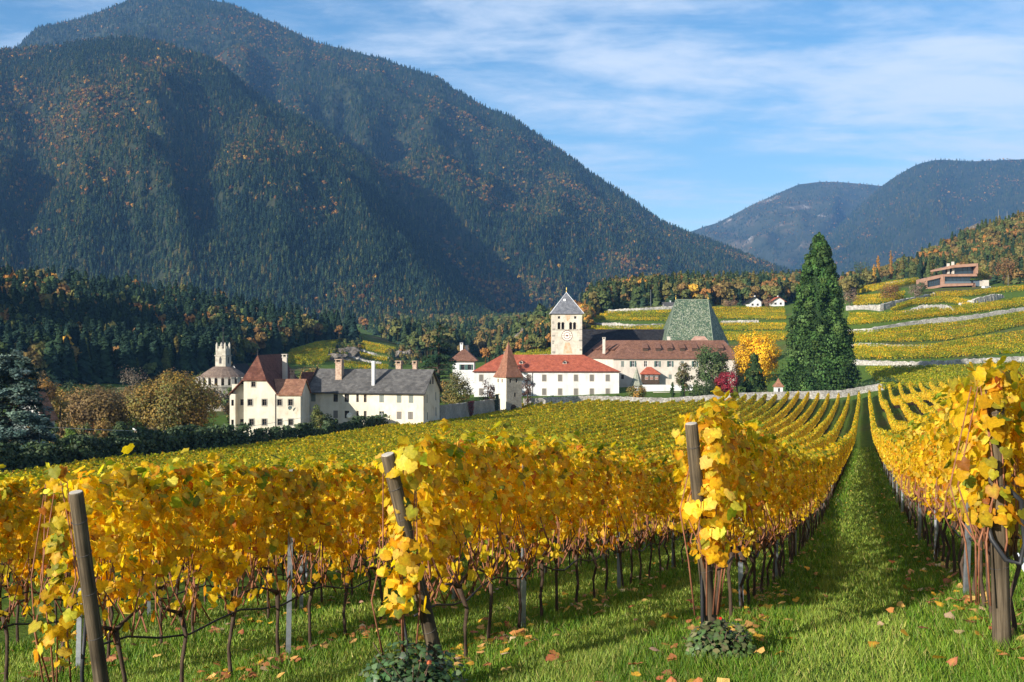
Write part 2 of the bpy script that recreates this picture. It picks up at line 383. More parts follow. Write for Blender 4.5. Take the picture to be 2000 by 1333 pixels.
# ------------------------------------------------------------------ mountains
rock_forest = mat_noise("forest_floor", [(0.3, (0.010, 0.016, 0.008)), (0.6, (0.028, 0.034, 0.014)), (0.8, (0.06, 0.045, 0.02))], scale=.02, detail=10)
scree = mat_noise("mountain_side", [(0.35, (0.02, 0.028, 0.014)), (0.55, (0.045, 0.048, 0.022)), (0.62, (0.10, 0.075, 0.04)), (0.70, (0.36, 0.33, 0.29))], scale=.004, detail=10, distort=.5)
def interp(pts, x):
    a = np.array(pts, float); return np.interp(x, a[:, 0], a[:, 1])
def mountain(name, px0, px1, ncol, nrow, crest, crestY, base, baseY, amp, seed, mat, p=1.0, gul=.012):
    cx = np.linspace(px0, px1, ncol)
    yc, Yc, yb, Yb = interp(crest, cx), interp(crestY, cx), interp(base, cx), interp(baseY, cx)
    T = np.linspace(0, 1, nrow)
    zc = (666.5-yc)/F*Yc; zb = (666.5-yb)/F*Yb
    Y = Yb[None] + (Yc-Yb)[None]*T[:, None]; Z = zb[None] + (zc-zb)[None]*(T[:, None]**p)
    X = (cx[None]-1000)/F*Y
    dn = np.zeros_like(Z)
    for i in range(nrow):
        for j in range(ncol):
            q = Vector((cx[j]*gul, T[i]*2.2, seed))
            dn[i, j] = 1.3*(.45 - abs(mnoise.noise(q))) + .5*(.4 - abs(mnoise.noise(q*2.3))) + .35*mnoise.fractal(Vector((X[i, j]*.004, Y[i, j]*.004, seed)), .9, 2.1, 4)
    env = np.sin(np.pi*np.clip(T, 0, 1)**.8)[:, None]
    rel = np.clip((zc-zb)/(zc-zb).max()*1.35 - .12, .06, 1)[None]
    Z = Z + dn*amp*env*rel + amp*.04*rel*(1-env)*dn*(T[:, None] > .5)
    # far side of the mountain
    back = [(250, -90), (900, -420), (2200, -1100)]
    Yx = np.stack([Yc+a for a, b in back]); Zx = np.stack([np.maximum(Z[-1]+b, -20) for a, b in back]); Xx = (cx[None]-1000)/F*Yx
    GX, GY, GZZ = np.concatenate([X, Xx]), np.concatenate([Y, Yx]), np.concatenate([Z, Zx])
    V = np.stack([GX, GY, GZZ], -1).reshape(-1, 3); n = ncol; m = len(GX)
    i = (np.arange(m-1)[:, None]*n + np.arange(n-1)[None]).ravel()
    o = link(name, mesh_np(name, V, np.stack([i, i+1, i+n+1, i+n], -1), mat, smooth=True)); tag(o, kind="structure")
    G = np.stack([X, Y, Z], -1)
    def sample(k, r, tpow=1.0):
        a = r.random(k)*(ncol-1.001); t = (r.random(k)**tpow)*(nrow-1.001); ia = a.astype(int); it = t.astype(int); fa = (a-ia)[:, None]; ft = (t-it)[:, None]
        return (G[it, ia]*(1-fa)+G[it, ia+1]*fa)*(1-ft)+(G[it+1, ia]*(1-fa)+G[it+1, ia+1]*fa)*ft
    return sample
smpB = mountain("mountain", -700, 1620, 190, 60,
    [(-700,260),(-200,140),(0,110),(30,95),(70,55),(150,40),(250,3),(330,-14),(400,0),(450,8),(520,40),(620,85),(740,115),(860,155),(880,172),(960,215),(1000,230),(1060,270),(1150,335),(1230,388),(1290,433),(1340,455),(1420,483),(1500,517),(1620,560)],
    [(-700,4400),(300,4200),(900,3700),(1620,3000)], [(-700,640),(900,640),(1620,640)], [(-700,1900),(900,1700),(1400,1900),(1620,2200)], 120, 3.3, rock_forest, 1.05, .0085)
smpA = mountain("mountain_spur", -800, 980, 150, 50,
    [(-800,200),(-200,120),(0,101),(40,97),(230,76),(300,82),(420,122),(500,186),(600,240),(700,305),(760,375),(840,470),(900,545),(980,640)],
    [(-800,2800),(200,2600),(600,2200),(980,1700)], [(-800,640),(980,650)], [(-800,1300),(980,1300)], 105, 7.7, rock_forest, 1.0, .0065)
smpC = mountain("far_mountain", 1180, 2100, 110, 36,
    [(1180,560),(1340,456),(1400,436),(1480,396),(1560,361),(1600,355),(1650,358),(1720,364),(1900,380),(2100,400)],
    [(1180,7000),(2100,7000)], [(1180,600),(2100,600)], [(1180,4800),(2100,4800)], 120, 1.2, scree, 1.0, .013)
smpD = mountain("far_shaded_mountain", 1420, 3000, 110, 36,
    [(1420,600),(1500,545),(1560,505),(1620,455),(1680,402),(1720,366),(1750,345),(1790,322),(1830,313),(1900,316),(2000,312),(2400,270),(3000,240)],
    [(1420,5600),(3000,5600)], [(1420,610),(3000,610)], [(1420,3600),(3000,3600)], 90, 5.2, rock_forest, 1.0, .008)
def side_ridge():
    """unseen ridge added left of the view, shaped to throw its shadow on the hill"""
    ys = np.linspace(-340, 760, 36); xs = np.linspace(-1, 1, 21)
    top = interp([(-340,-30),(-210,90),(-150,264),(-110,291),(-50,284),(20,264),(61,252),(110,245),(165,238),(250,230),(420,215),(560,205),(760,-30)], ys)  # crest of the added ridge follows where its shadow should fall
    V = []
    for i, y in enumerate(ys):
        for s in xs:
            n = mnoise.fractal(Vector((s*3, y*.01, 2.0)), .9, 2, 4)*14
            V.append((-720 + s*310, y, -25 + (top[i]+25)*(1-abs(s))**.9 + n*(1-abs(s))))
    i = (np.arange(35)[:, None]*21 + np.arange(20)[None]).ravel()
    o = link("shading_ridge", mesh_np("shading_ridge", V, np.stack([i, i+1, i+22, i+21], -1), rock_forest, smooth=True)); tag(o, kind="structure")
side_ridge()

# ------------------------------------------------------------------ forest trees (prototypes instanced by geometry nodes)
CONI = [(0.0, (0.018, 0.038, 0.028)), (0.45, (0.036, 0.066, 0.030)), (0.75, (0.085, 0.11, 0.034)), (0.9, (0.17, 0.12, 0.03)), (1.0, (0.28, 0.15, 0.03))]
AUT = [(0.0, (0.065, 0.09, 0.028)), (0.3, (0.13, 0.115, 0.035)), (0.55, (0.17, 0.095, 0.035)), (0.75, (0.27, 0.12, 0.03)), (0.9, (0.42, 0.22, 0.035)), (1.0, (0.5, 0.30, 0.04))]
m_con = mat_forest("conifer_needles", CONI, .85); m_aut = mat_forest("autumn_leaves", AUT)
def proto_conifer(seed, mat, n=90, tiers=9, w=.23):
    r = np.random.default_rng(seed)
    h = r.random(n)**.8; ang = r.random(n)*2*math.pi; rad = w*(1-h)*(.55+.55*r.random(n)) + .015
    pos = np.stack([np.cos(ang)*rad*.75, np.sin(ang)*rad*.75, .06+.92*h], -1)
    out = np.stack([np.cos(ang), np.sin(ang), np.full(n, -.45)], -1)
    nr = np.stack([np.cos(ang), np.sin(ang), np.full(n, .9)], -1) + r.normal(0, .25, (n, 3))
    c = (0.6 + .7*r.random((n, 1))) * np.ones((1, 3))
    V, Fc, C = leaves(pos, nr, out, .09 + .17*(1-h), c, 2)
    # solid inner cone
    k = 7; cv = [(math.cos(2*math.pi*i/k)*w*.62, math.sin(2*math.pi*i/k)*w*.62, .05) for i in range(k)] + [(0, 0, .99)]
    b = len(V); V = np.concatenate([V, cv]); Fc = np.concatenate([Fc, [(b+i, b+(i+1) % k, b+k) for i in range(k)]])
    C = np.concatenate([C, np.full((k+1, 3), .55)])
    return bpy.data.objects.new("forest_conifer", mesh_np("forest_conifer", V, Fc, mat, col=C))
def proto_round(seed, mat, n=120, w=.36, sz=.19):
    r = np.random.default_rng(seed)
    K = 9; cc = unit(r.normal(0, 1, (K, 3))) * np.array([w*.6, w*.6, .28]) * (.4+.6*r.random((K, 1))); cc[:, 2] += .58
    idx = r.integers(0, K, n); d = unit(r.normal(0, 1, (n, 3))); d[:, 2] = abs(d[:, 2])*.9 - .25
    pos = cc[idx] + d * np.array([w*.45, w*.45, .2]) * (.75+.35*r.random((n, 1)))
    c = (0.55 + .75*r.random((K, 1)))[idx] * (.8+.4*r.random((n, 1))) * np.ones((1, 3))
    V, Fc, C = leaves(pos, d + r.normal(0, .4, (n, 3)) + [0, 0, .3], r.normal(0, 1, (n, 3)), sz, c, 2)
    t = MB().tube([(0, 0, -.08), (0.01, 0, .35), (0, .02, .7)], [.028, .02, .008], 5)
    b = len(V); V = np.concatenate([V, np.array(t.v)]); Fq = np.array([f for f in t.f if len(f) == 4])+b
    C = np.concatenate([C, np.full((len(t.v), 3), .35)])
    return bpy.data.objects.new("forest_tree", mesh_np("forest_tree", V, [Fc, Fq], mat, col=C))
PROT_C = [proto_conifer(i, m_con, 70 + 10*i, w=.17+.025*i) for i in range(4)]
PROT_CB = [proto_conifer(20+i, m_con, 260, w=.20+.03*i) for i in range(3)]
PROT_R = [proto_round(40+i, m_aut, 90) for i in range(4)]
PROT_RB = [proto_round(60+i, m_aut, 420, sz=.11) for i in range(4)]
def scatter(name, pts, size, tint, protos, seed, parent=None):
    r = np.random.default_rng(seed); n = len(pts)
    me = bpy.data.meshes.new(name); me.vertices.add(n); me.vertices.foreach_set("co", np.asarray(pts, np.float32).ravel())
    for an, arr in (("size", size), ("tint", tint), ("turn", r.random(n)*6.283)):
        a = me.attributes.new(an, 'FLOAT', 'POINT'); a.data.foreach_set("value", np.asarray(arr, np.float32))
    a = me.attributes.new("kindi", 'INT', 'POINT'); a.data.foreach_set("value", r.integers(0, len(protos), n).astype(np.int32))
    me.update(); o = link(name, me)
    g = bpy.data.node_groups.new(name + "_nodes", 'GeometryNodeTree'); N, L = g.nodes, g.links
    g.interface.new_socket("Geometry", in_out='INPUT', socket_type='NodeSocketGeometry'); g.interface.new_socket("Geometry", in_out='OUTPUT', socket_type='NodeSocketGeometry')
    gi, go = N.new('NodeGroupInput'), N.new('NodeGroupOutput'); iop = N.new('GeometryNodeInstanceOnPoints')
    join = N.new('GeometryNodeJoinGeometry')
    for p in protos[::-1]:
        oi = N.new('GeometryNodeObjectInfo'); oi.inputs['Object'].default_value = p; oi.inputs['As Instance'].default_value = True
        L.new(oi.outputs['Geometry'], join.inputs[0])
    def na(nm, ty):
        x = N.new('GeometryNodeInputNamedAttribute'); x.data_type = ty; x.inputs[0].default_value = nm; return x.outputs[0]
    cx = N.new('ShaderNodeCombineXYZ'); L.new(na("turn", 'FLOAT'), cx.inputs[2])
    L.new(gi.outputs[0], iop.inputs['Points']); L.new(join.outputs[0], iop.inputs['Instance']); iop.inputs['Pick Instance'].default_value = True
    L.new(na("kindi", 'INT'), iop.inputs['Instance Index']); L.new(cx.outputs[0], iop.inputs['Rotation']); L.new(na("size", 'FLOAT'), iop.inputs['Scale'])
    L.new(iop.outputs[0], go.inputs[0])
    md = o.modifiers.new("trees", 'NODES'); md.node_group = g
    return o
def fbm(P_, s, seed): return np.array([mnoise.fractal(Vector((p[0]*s, p[1]*s, seed + p[2]*s)), .9, 2.0, 4) for p in P_])
def forest_on(name, smp, n, seed, size, aut_amount, label_c, label_a, tp=1.0):
    r = np.random.default_rng(seed); pts = smp(n, r, tp); nz = fbm(pts, .0035, seed) + .34*r.normal(0, 1, n)
    aut = nz > np.quantile(nz, 1-aut_amount); s = size*(.65+.6*r.random(n))
    tc = np.clip(.4 + .28*r.normal(0, 1, n) + .3*fbm(pts, .002, seed+4), 0, .88)
    o = scatter(name + "_conifers", pts[~aut] - [0, 0, 2], s[~aut], tc[~aut], PROT_C, seed); tag(o, label_c, "forest", kind="stuff")
    ta = np.clip(.46 + .24*r.normal(0, 1, n), 0, .95)
    o = scatter(name + "_autumn_trees", pts[aut] - [0, 0, 2], s[aut]*.85, ta[aut], PROT_R, seed+1); tag(o, label_a, "forest", kind="stuff")
forest_on("mountain", smpB, 84000, 21, 13.5, .17, "dark conifer forest covering the tall mountain behind the abbey", "brown and golden trees scattered on the tall mountain")
forest_on("spur", smpA, 60000, 22, 12.5, .09, "blue-green conifer forest on the rounded spur before the tall mountain", "golden autumn trees dotted over the rounded spur")
forest_on("far_mountain", smpC, 9000, 23, 14, .25, "thin forest on the distant mountain with pale scree", "brown trees on the distant mountain with pale scree")
forest_on("far_shaded_mountain", smpD, 30000, 24, 14, .1, "dark forest on the far shaded mountain", "brown trees on the far shaded mountain")

def in_poly(x, y, poly):
    c = np.zeros(len(x), bool); n = len(poly)
    for i in range(n):
        x1, y1 = poly[i]; x2, y2 = poly[(i+1) % n]
        c ^= ((y1 > y) != (y2 > y)) & (x < (x2-x1)*(y-y1)/((y2-y1) + 1e-9) + x1)
    return c
def poly_points(poly, n, r, ymin):
    poly = np.array(poly, float); lo, hi = poly.min(0), poly.max(0)
    p = lo + (hi-lo)*r.random((n*4, 2)); p = p[in_poly(p[:, 0], p[:, 1], poly)][:n]
    w, ok = hit(p[:, 0], p[:, 1], ymin); return w[ok], p[ok]
def wood(name, poly, n, ymin, size, aut, seed, label, tint=(.35, .25), atint=(.45, .25), big=True):
    r = np.random.default_rng(seed); w, pp = poly_points(poly, n, r, ymin)
    nz = fbm(w, .012, seed) + .5*r.normal(0, 1, len(w)); a = nz > np.quantile(nz, 1-aut)
    s = size*(.6+.65*r.random(len(w)))
    o = scatter(name, w[~a]-[0, 0, .4], s[~a]*1.1, np.clip(r.normal(*tint, (~a).sum()), 0, .85), PROT_CB, seed); tag(o, label + ", its conifers", "wood", kind="stuff")
    o = scatter(name + "_broadleaf", w[a]-[0, 0, .4], s[a], np.clip(r.normal(*atint, a.sum()), 0, 1), PROT_RB, seed+1); tag(o, label + ", its autumn trees", "wood", kind="stuff")
wood("wooded_hill", [(-120,565),(0,566),(150,580),(300,592),(400,607),(500,630),(620,654),(700,662),(690,668),(600,672),(560,690),(470,716),(440,745),(-120,760)], 3000, 330, 13, .26, 31,
     "dark mixed wood on the low hill left of the vineyard knoll", tint=(.2, .2), atint=(.36, .25))  # low tints deepen the hill's shade through leaf colour
wood("valley_wood", [(700,640),(800,632),(1060,625),(1060,660),(960,690),(900,712),(830,700),(760,668)], 900, 560, 13, .5, 32, "mixed wood in the valley gap left of the bell tower", tint=(.5, .25), atint=(.25, .2))
wood("crest_wood", [(1150,586),(1300,574),(1450,562),(1560,556),(1620,556),(1620,575),(1530,596),(1400,598),(1290,596),(1200,604),(1150,640)], 1700, 545, 11, .62, 33, "green and brown mixed wood along the crest behind the church", tint=(.6, .25), atint=(.3, .25))
wood("scree_wood", [(935,716),(1000,690),(1060,640),(1150,588),(1160,640),(1100,680),(1075,690),(1000,700)], 420, 400, 8, .8, 34, "brown autumn scrub on the rocky slope left of the bell tower", atint=(.35, .25))
wood("ridge_wood", [(1640,566),(1700,552),(1780,520),(1900,468),(2000,434),(2100,410),(2100,560),(1960,556),(1920,545),(1800,550),(1740,545),(1690,568),(1650,590)], 1500, 500, 9.5, .62, 35,
     "rust and green autumn wood on the hill above the modern villa", tint=(.6, .25), atint=(.3, .24))
# ------------------------------------------------------------------ vineyard
ROW_ANG = math.atan2(UD[1], UD[0]); SP = 2.25
vine_leaf = mat_leaf("vine_leaf", trans=0.62, rough=0.5, objvar=0.12, tr_tint=(1.14, 1.16, .45))
vine_bark = mat_noise("vine_bark", [(0.3, (0.022, 0.014, 0.010)), (0.7, (0.095, 0.062, 0.042))], scale=22, bump=0.8, rscale=(1,1,.3))
cane_mat = mat_noise("vine_cane", [(0.3, (0.15, 0.055, 0.03)), (0.7, (0.30, 0.13, 0.07))], scale=14, rough=.6)
wood_mat = mat_noise("post_wood", [(0.3, (0.025, 0.018, 0.011)), (0.5, (0.085, 0.064, 0.040)), (0.7, (0.17, 0.13, 0.085))], scale=55, detail=10, bump=1.0, rscale=(1,1,.035), bscale=90, big=(2.2, .5))
cut_wood = mat_noise("cut_wood", [(0.3, (0.30, 0.26, 0.20)), (0.7, (0.52, 0.47, 0.40))], scale=20, bump=.3)
galv = mat_noise("galvanised_steel", [(0.3, (0.22, 0.24, 0.27)), (0.7, (0.42, 0.45, 0.49))], scale=12, rough=.45, metal=.75, spec=.5)
iron_wire = mat_plain("rusty_wire", (0.09, 0.08, 0.075), rough=.6, metal=.5)
hose_mat = mat_plain("black_hose", (0.02, 0.021, 0.024), rough=.5)
grass_mat = mat_leaf("grass_blade", trans=0.3, rough=.55, objvar=0, tr_tint=(.9, 1.1, .4))
YEL = [(0.79,0.485,0.015),(0.83,0.565,0.026),(0.73,0.38,0.013),(0.87,0.66,0.085),(0.57,0.53,0.045),(0.44,0.15,0.02),(0.22,0.31,0.035)]
def vine_cols(h, r, green=0.0):
    n = len(h); c = pick(YEL, [30,30,14,18,8,2.5,1], n, r, .14)
    g = r.random(n) < np.clip((h-1.6)*.95, 0, .55) + green
    c[g] = pick([(0.33,0.33,0.025),(0.20,0.27,0.022),(0.5,0.44,0.035)], [3,2,3], int(g.sum()), r, .15)
    return c
def canopy(L, per_m, size, t, r, lo=1.0, hi=1.98, half=.15, green=0.0, shoots=3):
    n = int(L*per_m); x = (r.random(n)-.5)*L*1.08
    bottom = lo + .06 + .2*np.sin(x*4.1 + r.random()*6) + .12*np.sin(x*13 + r.random()*6)
    top = hi + .06*np.sin(x*4.3 + r.random()*6) + .05*np.sin(x*11+r.random()*6)
    h = bottom + (top-bottom)*r.random(n)**.92; 
    st = r.random(n) < .035; h[st] = lo - .32*r.random(int(st.sum())); 
    side = np.where(r.random(n) < .5, -1, 1)
    prof = half*(.55 + .45*np.sin(np.clip((h-lo)/(hi-lo), 0, 1)*math.pi)**.6)
    y = side*prof*(.45 + .6*r.random(n)); topz = h > hi-.10; y[topz] *= r.random(int(topz.sum()))
    pos = np.stack([x, y, h], -1)
    # a few shoots standing above the hedge
    for k in range(int(shoots*L)):
        sx, sy, m_ = (r.random()-.5)*L, r.normal(0, .08), r.integers(4, 9); hh = hi - .05 + .28*r.random()*np.linspace(0, 1, m_)
        pos = np.concatenate([pos, np.stack([sx + r.normal(0, .04, m_), sy + r.normal(0, .04, m_), hh], -1)])
        side = np.concatenate([side, np.where(r.random(m_) < .5, -1, 1)])
    n = len(pos); h = pos[:, 2]
    nr = np.stack([r.normal(0, 1.0, n), side*.85 + r.normal(0, .5, n), .4 + r.normal(0, .6, n) + 1.2*np.clip((h-hi+.12)*6, 0, 1)], -1)
    tip = np.stack([r.normal(0, .6, n), side*.25 + r.normal(0, .3, n), -.9 + r.normal(0, .35, n)], -1)
    c = vine_cols(h, r, green)
    return leaves(pos, nr, tip, size*(.62+.62*r.random(n)), c, t)
_r = np.random.default_rng(101)
FOL0 = []
for k in range(12):
    V, Fc, C = canopy(.85, 510, .085, 0, _r, shoots=5); FOL0.append(mesh_np("foliage", V, Fc, vine_leaf, col=C))
FOL1 = []
for k in range(8):
    V, Fc, C = canopy(.85, 360, .102, 1, _r, shoots=4); FOL1.append(mesh_np("foliage", V, Fc, vine_leaf, col=C))
TRK = []; CAN = []
for k in range(7):
    mb = MB(); lean = [_r.normal(0, .035) for _ in range(4)]; w = [_r.normal(0, .03) for _ in range(4)]
    pts = [(0, 0, -.12), (lean[0], w[0], .1), (lean[0]+lean[1], w[1], .3), (lean[1]+lean[2]*1.5, w[2], .52), (lean[2]+lean[3], w[3]*.6, .72)]
    mb.tube(pts, [.026, .020, .017, .018, .027], 7)
    e = Vector(pts[-1])
    for s in (-1, 1):
        mb.tube([e, e + Vector((s*.12, 0, .05)), e + Vector((s*.3, _r.normal(0, .03), .07 + .05*_r.random()))], [.024, .016, .010], 5)
    TRK.append(mb.mesh("trunk", vine_bark, True))
for k in range(10):
    mb = MB(); a, b = _r.normal(0, .16), _r.normal(0, .06)
    mb.tube([(a*.5, 0, .70), (a, b, .92), (a*1.5 + _r.normal(0, .05), b*.8, 1.16), (a*1.6 + _r.normal(0, .08), 0, 1.4)], [.0085, .0075, .006, .004], 5)
    CAN.append(mb.mesh("cane", cane_mat, True))
LEAFM = []
for k in range(16):
    V, Fc, C = leaves(np.zeros((1, 3)), np.array([[0, 0, 1.0]]), np.array([[0, 1.0, 0]]), .086, vine_cols(np.array([1.4 + .4*(k % 4 == 0)]), _r), 0)
    LEAFM.append(mesh_np("leaf", V, Fc, vine_leaf, col=C))

# where the rows begin, near the camera
U0 = {0: 8.6, -1: 9.05, -2: 8.2, -3: 7.1, -4: 6.6, -5: 6.0}
def row_v(k): return 1.0 + SP*k
def left_edge(Y): return np.interp(Y, [60, 100, 107, 148, 196, 201, 236, 249], [-80, -62, -52, -35.5, -16.5, -13.5, -2.4, 2.2])
def wall_y(X): return 249.5 + .13*X
def px_of(X, Y): return 1000 + F*X/Y
ROWNAME = {0: "row of the rope-stayed post", -1: "row of the pale-topped post", -2: "row of the rose-bush post", -3: "row of the green-shoot post", -4: "row beyond the green-shoot post", -5: "second row beyond the green-shoot post"}
ORD = "first second third fourth fifth sixth seventh eighth ninth tenth eleventh twelfth thirteenth fourteenth fifteenth sixteenth".split()
UEND = {0: 46, -1: 46, -2: 52, -3: 52, -4: 52, -5: 48}
near_parts = 0
for k in (0, -1, -2, -3, -4, -5):
    v = row_v(k); u = U0[k] + .35; i = 0
    while u < UEND[k]:
        X, Y = uv2xy(u, v); X += _r.normal(0, .02)
        if -160 < px_of(X, max(Y, 1)) < 2150:
            t = empty("grape_vine", (X, Y, gz1(X, Y)), ROW_ANG + (math.pi if _r.random() < .5 else 0))
            tag(t, (ORD[i] + " yellow-leaved grape vine from the end of the " if i < 16 and k > -4 else "farther yellow-leaved grape vine in the ") + ROWNAME[k], "grape vine", "trellised grape vines of the foreground rows")
            d = math.hypot(X, Y)
            link("trunk", TRK[_r.integers(len(TRK))], t)
            for c in range(11 if d < 24 else 5):
                co = link("cane", CAN[_r.integers(len(CAN))], t); co.location = (_r.normal(0, .16), _r.normal(0, .04), _r.uniform(-.12, .02)); co.rotation_euler = (0, 0, _r.choice([0, math.pi]))
            fo = link("foliage", (FOL0 if d < 28 else FOL1)[_r.integers(12 if d < 28 else 8)], t); tag(fo, kind="stuff")
            if d < 12.2:                                    # nearest vines: leaves that can be told apart
                flip = 1 if abs(t.rotation_euler[2] - ROW_ANG) < .1 else -1
                for q in range(60):
                    lf = link("leaf", LEAFM[_r.integers(16)], t)
                    sy = 1 if k < 0 or _r.random() < .2 else 1
                    h = .98 + 1.02*_r.random(); lf.location = (_r.uniform(-.46, .46), flip*sy*(.17 + .08*_r.random()), h)
                    zz = Vector((_r.normal(0, 1.0), flip*sy*.9, .5 + _r.normal(0, .5))).normalized()
                    yy = Vector((_r.normal(0, .5), flip*sy*.2, -1)).normalized(); yy = (yy - zz*yy.dot(zz)).normalized(); xx = yy.cross(zz)
                    s = .75 + .5*_r.random()
                    lf.rotation_euler = Matrix((xx, yy, zz)).transposed().to_euler(); lf.scale = (s, s, s)
        u += .84 + _r.normal(0, .02); i += 1

# the rest of every row, as sections that follow the slope
def section(L, per_m, size, t, r, posts=True, green=0.0, lo=.9, hi=1.98, half=.2, trunk=True):
    V, Fc, C = canopy(L, per_m, size, t, r, green=green, lo=lo, hi=hi, half=half, shoots=1)
    if trunk:
        mb = MB(); n = max(2, int(L/.84))
        for i in range(n):
            x = (i+.5)/n*L - L/2 + r.normal(0, .04)
            mb.tube([(x, 0, -.2), (x + r.normal(0, .03), r.normal(0, .02), .4), (x + r.normal(0, .03), 0, .95)], [.034, .026, .03], 4, False)
            nt_ = len(mb.v)
        for q in range(4*n): x = (r.random()-.5)*L; mb.tube([(x, 0, .62), (x + r.normal(0, .12), r.normal(0, .05), 1.25)], [.009, .006], 3, False)
        if posts: mb.box(-.025, .025, -.025, .025, -.2, 2.0)
        b = len(V); tv = np.array(mb.v); fq = np.array([f for f in mb.f if len(f) == 4]) + b
        V = np.concatenate([V, tv]); tc_ = np.tile([[.05, .03, .02]], (len(tv), 1)); tc_[nt_:] = [.20, .085, .05]; C = np.concatenate([C, tc_]); Fc = [Fc, fq]
    C = C*np.array([1.05, 1.08, 1.0])
    return mesh_np("vine_section", V, Fc, vine_leaf, col=C)
S1 = [section(4.0, 310, .122, 1, _r) for i in range(7)]
S1G = [section(4.0, 290, .125, 1, _r, green=.16) for i in range(5)]
S2 = [section(8.0, 110, .26, 2, _r) for i in range(8)]
S2G = [section(8.0, 105, .25, 2, _r, green=.34) for i in range(8)]
def lay_section(row, me, L, a, b, sx=1.0):
    """one section between ground points a and b"""
    o = link("vine_section", me, row); d = Vector(b) - Vector(a)
    o.location = (Vector(a)+Vector(b))/2 - row.location
    rz = math.atan2(d.y, d.x); o.rotation_euler = (0, -math.atan2(d.z, math.hypot(d.x, d.y)), rz)
    if random.random() < .5: o.rotation_euler = (0, math.atan2(d.z, math.hypot(d.x, d.y)), rz + math.pi)
    o.scale = (d.length/L*1.02*sx, 1, 1)
    return o
nrows = 0
for k in range(-36, 19):
    v = row_v(k); u = UEND[k] if k in UEND else (9.2 if k > 0 else 4); segs = []
    while u < 275:
        d0 = u; L = 4.0 if d0 < 95 and -14 < k < 8 else 8.0
        X0, Y0 = uv2xy(u, v); X1, Y1 = uv2xy(u+L, v); Xm, Ym = (X0+X1)/2, (Y0+Y1)/2
        ok = Y0 > 3 and -140 < px_of(Xm, Ym) < (2700 if 0 < k < 5 else 2120) and Xm > left_edge(Ym) + 1.0 and Y1 < wall_y(X1) - 1.0 and Ym > 4
        if k > 0 and Ym < 10 - .8*k: ok = False
        if ok: segs.append((L, X0, Y0, X1, Y1))
        u += L
    if not segs: continue
    x, y = segs[0][1:3]; row = empty("vine_row", (x, y, gz1(x, y)))
    if k in UEND: lab = "far stretch of the " + ROWNAME[k] + ", reaching the abbey wall"
    elif k < 0: lab = "long golden-olive vine row in the sloping field left of the grass path"
    else: lab = "golden vine row right of the rope-stayed end post's row"
    tag(row, lab, "vine row", "vine rows right of the path" if k > 0 else "vine rows of the sloping field" if k not in UEND else None)
    for L, X0, Y0, X1, Y1 in segs:
        me = S1[random.randrange(7)] if L == 4.0 and k > -9 else S1G[random.randrange(5)] if L == 4.0 else (S2 if (k > -8) else S2G)[random.randrange(8)]
        lay_section(row, me, L, (X0, Y0, gz1(X0, Y0)), (X1, Y1, gz1(X1, Y1)))

# end posts
def end_post(base, top, rad, lab, wraps):
    b, t = Vector(base), Vector(top); d = t - b
    e = empty("end_post", b); e.rotation_euler = d.to_track_quat('Z', 'Y').to_euler(); L = d.length
    mb = MB(); mb.lathe([(rad*(1.05-.06*h/L), h) for h in np.linspace(-.3, L-.012, 26)] + [(rad*.90, L)], seg=22)
    mb.v = [(x*(1+.07*mnoise.noise(Vector((x*22, y*22, z*1.3+b.x)))), y*(1+.07*mnoise.noise(Vector((x*22, y*22, z*1.3+b.x)))), z) for x, y, z in mb.v]; mb.build("pole", wood_mat, e, True)
    c = MB(); c.lathe([(rad*.89, L-.002), (rad*.86, L+.004)], seg=18); c.build("cut_top", cut_wood, e)
    for h in wraps:
        w = MB(); pts = [(math.cos(a)*rad*1.05, math.sin(a)*rad*1.05, h + .012*math.sin(a)) for a in np.linspace(0, 2*math.pi, 15)]
        w.tube(pts, .0026, 5, False); w.build("wire_loop", iron_wire, e)
    tag(e, lab, "post"); return e
def on_ground(px, py, Y): p = P(px, py, Y); return Vector((p.x, p.y, gz1(p.x, p.y) - .02))
pR = on_ground(1957, 1268, 7.9); pM = on_ground(1393, 1273, 9.0); p3 = on_ground(868, 1335, 8.75); p4 = on_ground(212, 1400, 8.3)
end_post(pR, P(1943, 757, 7.9), .06, "upright wooden end post stayed by a white twisted rope", [1.78, 1.72, 1.2, .9, .6])
end_post(pM, P(1350, 828, 8.75), .052, "wooden end post with pale sawn top above the small bush without flowers", [1.75, 1.3, .95, .72])
end_post(p3, P(757, 888, 8.35), .054, "leaning wooden end post rising from the rose bush with a pink flower", [1.75, 1.5, 1.2, .9, .55])
end_post(p4, P(148, 962, 7.95), .052, "leaning weathered wooden end post with green vine shoots around its top", [1.7, 1.45, 1.15, .8])
# hoses beside the posts
def hose(pts, r, lab, g=None):
    t = MB(); t.tube(pts, r, 7); o = t.build("water_hose", hose_mat, None, True); tag(o, lab, "hose", g)
hose([pM + Vector((-.10, -.10, -.02)), pM + Vector((-.11, -.12, .45)), pM + Vector((-.12, -.10, .95)), pM + Vector((-.06, -.05, 1.25))], .016, "black water hose standing against the end post with the pale sawn top")
hose([pR + Vector((-.05, -.16, 1.2)), pR + Vector((.07, -.15, 1.1)), pR + Vector((.09, -.16, .8)), pR + Vector((.05, -.17, .66)), pR + Vector((-.04, -.15, .68)), pR + Vector((-.12, -.10, .82)), pR + Vector((-.13, -.03, .98))], .018, "black hose looped round the rope-stayed end post")
hose([p4 + Vector((-.16, -.06, 0)), p4 + Vector((-.17, -.08, .5)), p4 + Vector((-.14, -.08, .9))], .015, "black water hose beside the weathered post with green shoots")
hose([p3 + Vector((-.28, .05, 0)), p3 + Vector((-.30, .02, .4)), p3 + Vector((-.36, .02, .75))], .013, "dark hose end hanging left of the post over the rose bush")
